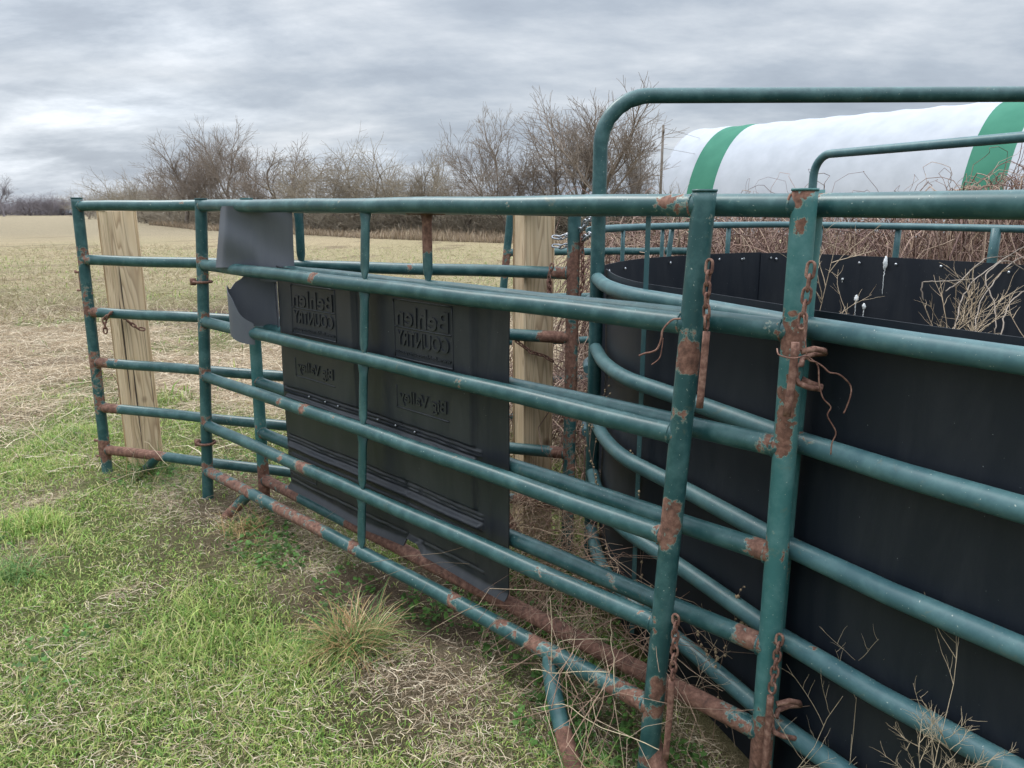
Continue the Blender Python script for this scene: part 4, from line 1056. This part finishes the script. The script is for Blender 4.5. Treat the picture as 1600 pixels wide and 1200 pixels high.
def limbs_mesh(lst, name, minr=0):
    VV = []; Q = []; b0 = 0
    for pts, rad, lvl in lst:
        K = 7 if lvl == 0 else (5 if lvl < 3 else 3)
        n = len(pts); P = np.array([tuple(p) for p in pts]); D = np.gradient(P, axis=0); D /= np.linalg.norm(D, axis=1)[:, None] + 1e-9
        u = np.array([.31, .62, .1]) if abs(D[0, 2]) > .5 else np.array([.05, .02, 1.]); X = np.cross(D, u); X /= np.linalg.norm(X, axis=1)[:, None] + 1e-9; Y = np.cross(D, X)
        a = np.arange(K) * 2 * np.pi / K; rr = np.array(rad)[:, None, None]
        VV.append((P[:, None] + (X[:, None] * np.cos(a)[None, :, None] + Y[:, None] * np.sin(a)[None, :, None]) * rr).reshape(-1, 3))
        i = np.arange(n - 1)[:, None] * K; k = np.arange(K)[None]; k2 = (k + 1) % K
        Q.append((b0 + np.stack([i + k, i + k2, i + K + k2, i + K + k], -1)).reshape(-1, 4)); b0 += n * K
    return np.concatenate(VV), np.concatenate(Q)
protos = []
for sd_, kw, mt in ((11, dict(spread=1.0, upright=1.2), TWIG), (23, dict(spread=.85, upright=1.8), TWIG), (37, dict(spread=1.25, upright=.6, trunks=2), TWIG2), (41, dict(spread=1.15, upright=.8, trunks=3), TWIG2), (53, dict(spread=1.05, upright=.9), TWIG), (67, dict(spread=1.3, upright=.4, trunks=3), TWIG2), (71, dict(spread=.95, upright=1.3, trunks=2), TWIG)):
    T, Cn = grow(sd_, **kw)
    vt, qt = limbs_mesh(T, 'trunk'); vc, qc = limbs_mesh(Cn, 'crown'); top_ = np.percentile(vc[:, 2], 99.93); w_ = np.percentile(vc[:, 0], 97) - np.percentile(vc[:, 0], 3)
    vt /= top_; vc /= top_
    protos.append((vt, qt, vc, qc, w_ / top_, mt))
made = {}
def tree(x, ytop, Y, k, label, wpx=None, rot=0, name='bare_tree', group='bare trees along the hedgerow', m_=None):
    vt, qt, vc, qc, wr_, mt = protos[k]; H_ = pix(x, ytop, Y).z
    gz = float(ground_z(px_at(x, Y), Y))
    e = empty(name, (px_at(x, Y), Y, gz), label, 'tree', group); e.scale = (H_ - gz,) * 3
    if wpx:
        sx_ = (wpx / FPX * Y) / wr_; e.scale = (sx_, sx_, H_ - gz)
    e.rotation_euler = (0, 0, rot)
    key = (k, id(m_))
    if key not in made:
        a = np_mesh('trunk', vt, [qt], BARK if m_ is None else m_, smooth=True); b = np_mesh('crown', vc, [qc], m_ or mt, smooth=True); made[key] = (a.data, b.data); bpy.data.objects.remove(a); bpy.data.objects.remove(b)
    for nm, dt in zip(('trunk', 'crown'), made[key]):
        o = bpy.data.objects.new(nm, dt); COL.objects.link(o); o.parent = e
    return e
TREES = [
 (950, 130, 29, 1, 'tallest bare tree, behind the bend of the high pen bow', 165, 3.0),
 (1000, 185, 30, 6, 'bare tree just left of the utility pole', 70, 1.3),
 (905, 158, 31, 1, 'tall bare tree just left of the high pen bow', 140, 2.1),
 (858, 172, 32, 4, 'bare rounded tree above the right timber post', 120, 4.0),
 (795, 176, 31, 6, 'bare spreading tree left of the right timber post, after the gap in the hedgerow', 140, .9),
 (735, 258, 33, 5, 'low bare tree at the gap in the hedgerow', 90, 3.3),
 (690, 232, 34, 2, 'bare gnarled tree right of the middle of the hedgerow', 110, 5.0),
 (640, 222, 35, 3, 'bare many-stemmed tree in the middle of the hedgerow', 110, 1.1),
 (592, 226, 36, 5, 'bare tree above the centre brace of the front gate', 100, 2.7),
 (545, 216, 37, 2, 'bare crooked tree left of the front gate centre brace', 120, .2),
 (492, 238, 39, 3, 'bare tree above the right edge of the grey plastic flap', 100, 3.9),
 (432, 212, 42, 0, 'bare tree with dense crown above the grey plastic flap', 110, 1.7),
 (398, 230, 44, 4, 'bare tree just right of the tall narrow tree', 80, 5.3),
 (365, 188, 46, 1, 'tall narrow bare tree, tallest in the left half', 85, 4.6),
 (322, 214, 48, 6, 'bare tree directly above the far post of the front gate', 90, 2.4),
 (290, 212, 49, 1, 'bare tree with fan-shaped crown, left end of the tall trees', 100, 1.0),
 (262, 250, 54, 0, 'smaller bare tree left of the fan-shaped tree', 75, .6),
 (228, 262, 60, 3, 'bushy bare tree above the left timber post', 75, 2.0),
 (200, 268, 66, 5, 'bushy bare tree left of the one above the left timber post', 70, 1.4),
 (165, 284, 78, 3, 'low bare tree above the left end of the back gate', 70, .1),
 (138, 296, 90, 5, 'lowest bare tree at the left end of the hedgerow', 50, 2.2)]
for x, yt, Y, k, lb, wp, ro in TREES: tree(x, yt, Y, k, lb, wp, ro)
FAR = [(4, 274, 105, 1, 'lone tall tree at the left edge of the far field', 36), (44, 300, 112, 5, 'low spreading tree on the far field edge, second from the left', 50), (76, 298, 112, 2, 'low tree on the far field edge between two others', 40), (100, 304, 115, 3, 'low tree beside the parked white vehicle', 40)]
for x, yt, Y, k, lb, wp in FAR: tree(x, yt, Y, k, lb, wp, x, group='far field-edge trees', m_=TWIG_HAZE)
# low brush under the hedgerow: uncountable
def brush(name, segs, label, m_, sz=1.0, seed=9):
    rr = random.Random(seed); L_ = []
    for (x, Y, h, wd, n) in segs:
        for _ in range(n):
            px0 = x + rr.uniform(-.5, .5) * wd; Y0 = Y * rr.uniform(.97, 1.06); p = Vector((px_at(px0, Y0), Y0, 0)); hh = h * rr.uniform(.35, 1.0) * 1.0
            d = Vector((rr.gauss(0, .55), rr.gauss(0, .55), 1)).normalized(); pts = [p]; st__ = hh / 4
            for i in range(4):
                d = (d + Vector((rr.gauss(0, .28), rr.gauss(0, .28), rr.gauss(-.05, .2)))).normalized(); pts.append(pts[-1] + d * st__)
                for q in range(3):
                    dq_ = (d + Vector((rr.gauss(0, .8), rr.gauss(0, .8), rr.gauss(.1, .4)))).normalized(); a = pts[-1]; b_ = a + dq_ * st__ * rr.uniform(.4, 1.1); c_ = b_ + (dq_ + Vector((rr.gauss(0, .5), rr.gauss(0, .5), rr.gauss(0, .5)))).normalized() * st__ * .7
                    L_.append(([a, b_, c_], [.007 * sz, .005 * sz, .003 * sz], 5))
            L_.append((pts, [.014 * sz, .011 * sz, .008 * sz, .006 * sz, .004 * sz], 5))
    v, q = limbs_mesh(L_, name); o = np_mesh(name, v, [q], m_, smooth=True); tag(o, label, 'brush', kind='stuff')
segs = []
for x in range(150, 1060, 12):
    Y = float(np.interp(x, [130, 230, 300, 370, 450, 550, 700, 960, 1060], [92, 60, 50, 46, 42, 37, 34, 30, 30]))
    ytop = float(np.interp(x, [150, 200, 260, 300, 400, 500, 600, 700, 760, 860, 1060], [306, 300, 298, 300, 300, 308, 310, 312, 316, 304, 304]))
    segs.append((x, Y, pix(x, ytop, Y).z * 1.15, 26, 26 if x > 300 else 38))
brush('hedgerow_brush', segs, 'tangled low bare brush filling in under the hedgerow trees', TWIG2, 1.5)
segs = [(x, 118, pix(x, 309 + 4 * math.sin(x * .3), 118).z, 24, 26) for x in range(-20, 150, 9)]
brush('far_brush', segs, 'hazy low brush along the far edge of the field', TWIG_HAZE, 3.5, 10)
# distant woodland strips seen as a mass beyond everything
segs = [(x, 260, pix(x, 312 + 3 * math.sin(x * .13), 260).z, 40, 14) for x in range(-60, 1400, 16)]
brush('distant_woods', segs, 'distant grey line of woodland on the horizon', TWIG_HAZE, 12, 12)
# tall dry grass skirting the hedgerow
def skirt():
    n = 26000; x = rng.uniform(230, 1040, n); Yb = np.interp(x, [230, 300, 370, 450, 550, 700, 960, 1060], [58, 47, 43, 39.5, 34.5, 31.5, 27.5, 27]); y = Yb * rng.uniform(.93, 1.05, n)
    X = (x - 800) / FPX * y * .9735
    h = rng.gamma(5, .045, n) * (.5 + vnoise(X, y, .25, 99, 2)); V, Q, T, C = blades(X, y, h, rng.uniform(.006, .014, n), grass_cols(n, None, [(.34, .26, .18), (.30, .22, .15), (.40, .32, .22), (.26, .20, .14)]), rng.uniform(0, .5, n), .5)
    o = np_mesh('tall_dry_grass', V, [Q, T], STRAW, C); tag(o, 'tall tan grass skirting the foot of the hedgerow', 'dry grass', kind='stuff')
skirt()

# ------------------------------------------------------------------ briars behind the pen
def vines(name, n, zone, hfun, r0, label, cols, seed=3, K=12, cat='briars'):
    rr = np.random.default_rng(seed); L_ = []; C = []
    VV = []; Q = []; b0 = 0; a = np.arange(3) * 2 * np.pi / 3
    for _ in range(n):
        x, y = zone(rr); h = hfun(x, y) * rr.uniform(.45, 1.08); az = rr.uniform(0, 6.283); rch = rr.uniform(.25, 1.0)
        pts = []; w_ = rr.normal(0, .05, (K + 1, 3)); w_ = np.cumsum(w_, 0) * .55
        for k in range(K + 1):
            t = k / K; z = h * (math.sin(math.pi * min(t * .85 + .02, 1)) ** .7)
            pts.append((x + math.cos(az) * rch * (t - .4) + w_[k, 0], y + math.sin(az) * rch * (t - .4) + w_[k, 1], max(.01, z + w_[k, 2] * .6)))
        P = np.array(pts); D = np.gradient(P, axis=0); D /= np.linalg.norm(D, axis=1)[:, None] + 1e-9; X = np.cross(D, [.1, .2, 1.]); X /= np.linalg.norm(X, axis=1)[:, None] + 1e-9; Y = np.cross(D, X)
        rad = (r0 * rr.uniform(.5, 1.3) * np.linspace(1, .45, K + 1))[:, None, None]
        VV.append((P[:, None] + (X[:, None] * np.cos(a)[None, :, None] + Y[:, None] * np.sin(a)[None, :, None]) * rad).reshape(-1, 3))
        i = np.arange(K)[:, None] * 3; k = np.arange(3)[None]; k2 = (k + 1) % 3
        Q.append((b0 + np.stack([i + k, i + k2, i + 3 + k2, i + 3 + k], -1)).reshape(-1, 4)); b0 += (K + 1) * 3
        c_ = np.array(cols[rr.integers(0, len(cols))]) * rr.uniform(.7, 1.3); C.append(np.repeat(c_[None], (K + 1) * 3, 0))
    o = np_mesh(name, np.concatenate(VV), [np.concatenate(Q)], STRAW, np.concatenate(C), smooth=True); tag(o, label, cat, kind='stuff'); return o
VC = [(.27, .175, .135), (.21, .13, .105), (.36, .26, .19), (.17, .105, .09), (.30, .205, .165)]
def zoneA(rr):
    y = rr.uniform(4.4, 6.4); return px_at(rr.uniform(930, 1760), y), y
def hA(x, y):
    p = 800 + FPX * x / (y * .9735); return float(np.interp(p, [930, 1060, 1150, 1250, 1330, 1450, 1600, 1750], [1.05, 1.15, 1.22, 1.24, 1.18, 1.26, 1.46, 1.6]))
vines('briar_thicket', 3600, zoneA, hA, .0048, 'dense tangle of bare purplish-brown briars behind the round pen', VC)
vines('tall_briars', 170, zoneA, lambda x, y: hA(x, y) * 1.20, .0030, 'long arching briar canes standing above the thicket against the hoop building', VC, seed=8, K=18)
def zoneB(rr): return rr.uniform(.0, 1.2), rr.uniform(3.4, 4.6)
vines('dead_brush', 520, zoneB, lambda x, y: .55, .003, 'low dead brush on the ground behind the right timber post', VC, seed=4)
def zoneC(rr):
    t = rr.uniform(0, 1); return .0 + .34 * t + rr.normal(0, .07), 2.95 - 1.2 * t + rr.normal(0, .1)
def pen_safe(rr):
    for _ in range(50):
        x, y = zoneC(rr)
        if x < np.interp(y, [p[0] for p in WALL][::-1], [p[1] for p in WALL][::-1]) - .10: return x, y
    return 0.0, 2.6
vines('dead_brush', 300, pen_safe, lambda x, y: .26, .0013, 'thin dead stems heaped at the foot of the curved pen wall', [(.30, .20, .14), (.24, .15, .11), (.40, .30, .21)], seed=5, K=10)

# ------------------------------------------------------------------ individual dead weeds
DRY = [(.40, .31, .20), (.33, .24, .17), (.46, .37, .25)]
def weed(base, h, label, seed, lean=(0, 0), br=9, r=.0016, pods=False, spread=.7, maxx=None, depth=2, col=None, kl=1.0, tlo=.25):
    rr = random.Random(seed); base = Vector(base); L_ = []; pod = []
    def seg(p, d, ln, r_, lv):
        pts = [p]; n = 6
        for i in range(n):
            d = (d + Vector((rr.gauss(0, .10), rr.gauss(0, .10), rr.gauss(0, .06)))).normalized(); pts.append(pts[-1] + d * ln / n)
            if pods and i > 1 and lv >= 0:
                for _ in range(2): pod.append(pts[-1] - d * ln / n * rr.random() + Vector((rr.gauss(0, .003), rr.gauss(0, .003), 0)))
        L_.append((pts, [r_ * (1 - .6 * i / n) for i in range(n + 1)], 5))
        if lv < depth:
            for _ in range(br if lv == 0 else max(2, br // 2)):
                t = rr.uniform(tlo if lv == 0 else .25, .98); i = min(int(t * n), n - 1); q = pts[i].lerp(pts[i + 1], t * n - i)
                dn = (pts[i + 1] - pts[i]).normalized(); s_ = Vector((rr.gauss(0, 1), rr.gauss(0, 1), rr.gauss(.2, .4))).normalized()
                seg(q, (dn * .8 + s_ * spread).normalized(), ln * rr.uniform(.22, .42) * (1.2 - t * .4) * (kl if lv == 0 else 1), r_ * .6, lv + 1)
    seg(base, Vector((lean[0], lean[1], 1)).normalized(), h, r, 0)
    v, q = limbs_mesh(L_, 'w'); v = v - np.array(tuple(base)); c_ = np.array(col or DRY[seed % 3])
    e = empty('dead_weed', tuple(base), label, 'weed')
    np_mesh('stem', v, [q], STRAW, np.repeat(c_[None], len(v), 0), smooth=True, parent=e)
    if pods:
        mb = MB()
        for p in pod:
            s_ = rr.uniform(.0025, .0045); mb.tube([p + Vector((0, 0, -s_)), p + Vector((0, 0, -s_ * .5)), p + Vector((0, 0, s_ * .5)), p + Vector((0, 0, s_))], [s_ * .3, s_, s_ * .9, s_ * .2], 6)
        mb.build('seed_pods', simple_pod, e)
    return e
simple_pod = simple('seed_pod', [(.3, (.28, .20, .12)), (.7, (.42, .33, .21))], 40, .8, 0)
def inpen(x, y, Y): p = pix(x, y, Y); return p
# inside the pen, seen against the far sheeting
for (x, yt, yb, Y, sd_, lean, lb) in [
   (1290, 400, 560, 2.1, 1, (.12, 0), 'dead weed inside the pen right beside the chain post, tall thin stem leaning right'),
   (1380, 450, 600, 2.1, 2, (0, 0), 'dead forked weed inside the pen below the bird droppings'),
   (1430, 478, 600, 2.0, 3, (.05, 0), 'short dead weed inside the pen between two bushier ones'),
   (1462, 455, 600, 2.0, 4, (.15, 0), 'bushiest dead weed inside the pen, with many pale spiky twigs'),
   (1482, 465, 610, 1.9, 14, (-.15, 0), 'dead weed leaning left out of the bushiest clump inside the pen'),
   (1510, 500, 610, 1.9, 5, (.1, 0), 'thin dead weed inside the pen near the right edge'),
   (1575, 490, 620, 1.8, 6, (0, 0), 'dead branching weed inside the pen at the right edge of the picture'),
   (1335, 505, 560, 2.1, 7, (0, 0), 'tiny dead weed just showing above the near black sheeting')]:
    top_ = pix(x, yt, Y); base = Vector((top_.x - lean[0] * (top_.z - .02), Y, .02)); weed(base, (top_.z - .02) * 1.06, lb, sd_, lean, br=14 if 'bush' in lb else 10, r=.0022, spread=.75, col=(.46, .36, .25), kl=.45, tlo=.60)
# vines reaching in over the far wall at right
for j, pts in enumerate([[(1600, 385, 3.3), (1560, 410, 3.0), (1520, 440, 2.8), (1500, 475, 2.6), (1490, 520, 2.4), (1475, 545, 2.3)], [(1600, 420, 2.9), (1570, 408, 2.9), (1540, 430, 2.8), (1552, 470, 2.7), (1556, 510, 2.6), (1550, 540, 2.6)], [(1590, 400, 3.2), (1540, 405, 3.1), (1500, 440, 2.9), (1478, 455, 2.8)],
      [(1640, 380, 3.3), (1580, 412, 3.0), (1550, 445, 2.8), (1530, 480, 2.7), (1522, 530, 2.5)], [(1442, 470, 2.6), (1441, 443, 2.6), (1470, 440, 2.6), (1520, 436, 2.7)], [(1640, 440, 2.6), (1590, 462, 2.6), (1570, 490, 2.5), (1564, 530, 2.4)]]):
    P = smooth3([pix(*q) for q in pts]); P = [p + Vector((random.gauss(0, .0018), 0, random.gauss(0, .0018))) for p in P]
    o = MB().tube(P, .0022, 6).build('bare_vine', TWIG); tag(o, ['bare vine drooping over the far wall of the pen, longest strand', 'bare vine hanging straight down beside the far right weeds', 'short bare vine branching left over the far pen wall', 'bare vine curving down from the top right pen wall', 'bent bare twig with a right-angle kink against the far sheeting', 'bare vine entering from the right edge of the picture'][j], 'vine')
# weeds in front of the near sheeting, lower right, and between the gates
for (x, yt, Y, sd_, lean, h0, pods, lb) in [
   (1352, 1065, 1.36, 21, (.03, 0), .30, False, 'slim dead weed with forked tip in front of the lowest pen rail'),
   (1475, 1132, 1.17, 22, (-.15, 0), .30, False, 'tan feathery dead weed at the bottom right of the picture'),
   (1500, 1150, 1.16, 41, (.02, 0), .28, False, 'thick feathery tan weed between two others at the bottom right'),
   (1530, 1160, 1.15, 29, (.12, 0), .25, False, 'small dead weed right of the feathery one at the bottom right'),
   (1280, 1150, 1.42, 23, (.1, 0), .25, False, 'low tangled dead weed right of the rear gate post foot'),
   (1205, 1070, 1.42, 24, (-.1, -.05), .34, False, 'dead weed wrapped around the foot of the rear gate post'),
   (1600, 1060, 1.06, 25, (.1, 0), .35, False, 'dead stem at the bottom right corner of the picture'),
   (835, 790, 2.5, 26, (-.1, 0), .5, True, 'dead weed with golden seed pods beside the right timber post'),
   (965, 668, 2.3, 27, (.0, 0), .75, True, 'tall dead weed with brown seed pods in front of the curved rails'),
   (1010, 770, 2.05, 28, (.0, 0), .5, True, 'shorter dead weed with seed pods leaning on the curved rails'),
   (1155, 960, 1.72, 30, (.12, 0), .4, True, 'pale dead weed with pods between the two right gate posts'),
   (1085, 1010, 1.68, 31, (.1, 0), .35, False, 'fine dead weed just right of the front gate right post'),
   (860, 960, 1.82, 32, (0, 0), .4, False, 'upright straw-coloured weed in front of the front gate bottom rail'),
   (938, 975, 1.72, 33, (-.03, 0), .35, False, 'straw weed with seed head between the two rusty bottom rails'),
   (410, 560, 3.35, 34, (0, 0), .75, False, 'thin reddish dead weed behind the left end of the feed panel'),
   (375, 640, 3.5, 35, (.1, 0), .6, False, 'dead reddish weed between the far gate posts'),
   (225, 640, 3.45, 36, (.3, 0), .45, False, 'bent pale straw weed at the foot of the left timber post'),
   (900, 700, 2.65, 37, (0, 0), .5, False, 'dark dead weed between the rusty gate post and the pen')]:
    top_ = pix(x, yt, Y); gz = float(ground_z(top_.x, Y)); h_ = max(.12, top_.z - gz); base = Vector((top_.x - lean[0] * h_, Y - lean[1] * h_, gz))
    weed(base, h_ * 1.05, lb, sd_, lean, br=20 if 'feathery' in lb else 7, kl=.55 if 'bottom right' in lb else 1.0, tlo=.5 if 'bottom right' in lb else .25, r=.0012, pods=pods, spread=.8 if not pods else .35, depth=2 if not pods else 1, col=(.22, .13, .10) if 'reddish' in lb or 'dark' in lb else ((.30, .20, .14) if pods else (.46, .37, .25)))
# long bent straw stems across the foot of the front gate
for j, pts in enumerate([[(858, 1145, 1.72), (862, 1010, 1.80), (860, 930, 1.84)], [(828, 1045, 1.74), (870, 1052, 1.72), (950, 1050, 1.62)], [(835, 1108, 1.70), (880, 1100, 1.66), (925, 1128, 1.6), (1030, 1170, 1.5)], [(870, 1010, 1.80), (885, 1000, 1.80), (950, 998, 1.74)], [(962, 1080, 1.62), (955, 1000, 1.70), (953, 965, 1.72)], [(120, 780, 2.9), (200, 742, 3.1), (262, 728, 3.3)], [(262, 728, 3.2), (235, 695, 3.35), (225, 690, 3.4)]]):
    P = smooth3([pix(*q) for q in pts]); P = [p + Vector((random.gauss(0, .0015), random.gauss(0, .0015), random.gauss(0, .0015))) for p in P]
    mb = MB().tube(P, .0011, 6); o = mb.build('straw_stem', STRAW); 
    a_ = o.data.attributes.new('col', 'FLOAT_COLOR', 'POINT'); a_.data.foreach_set('color', [v for _ in range(len(o.data.vertices)) for v in (.55, .45, .30, 1)])
    tag(o, ['upright straw stem crossing the front gate bottom rail', 'level straw stem lying over the foot of the front gate', 'long straw stem slanting right below the front gate bottom rail', 'straw stem bridging the two bottom rails', 'upright straw stem close left of the front gate right post', 'long straw stem lying in the grass left of the back gate', 'short bent straw at the back gate bottom rail'][j], 'straw')
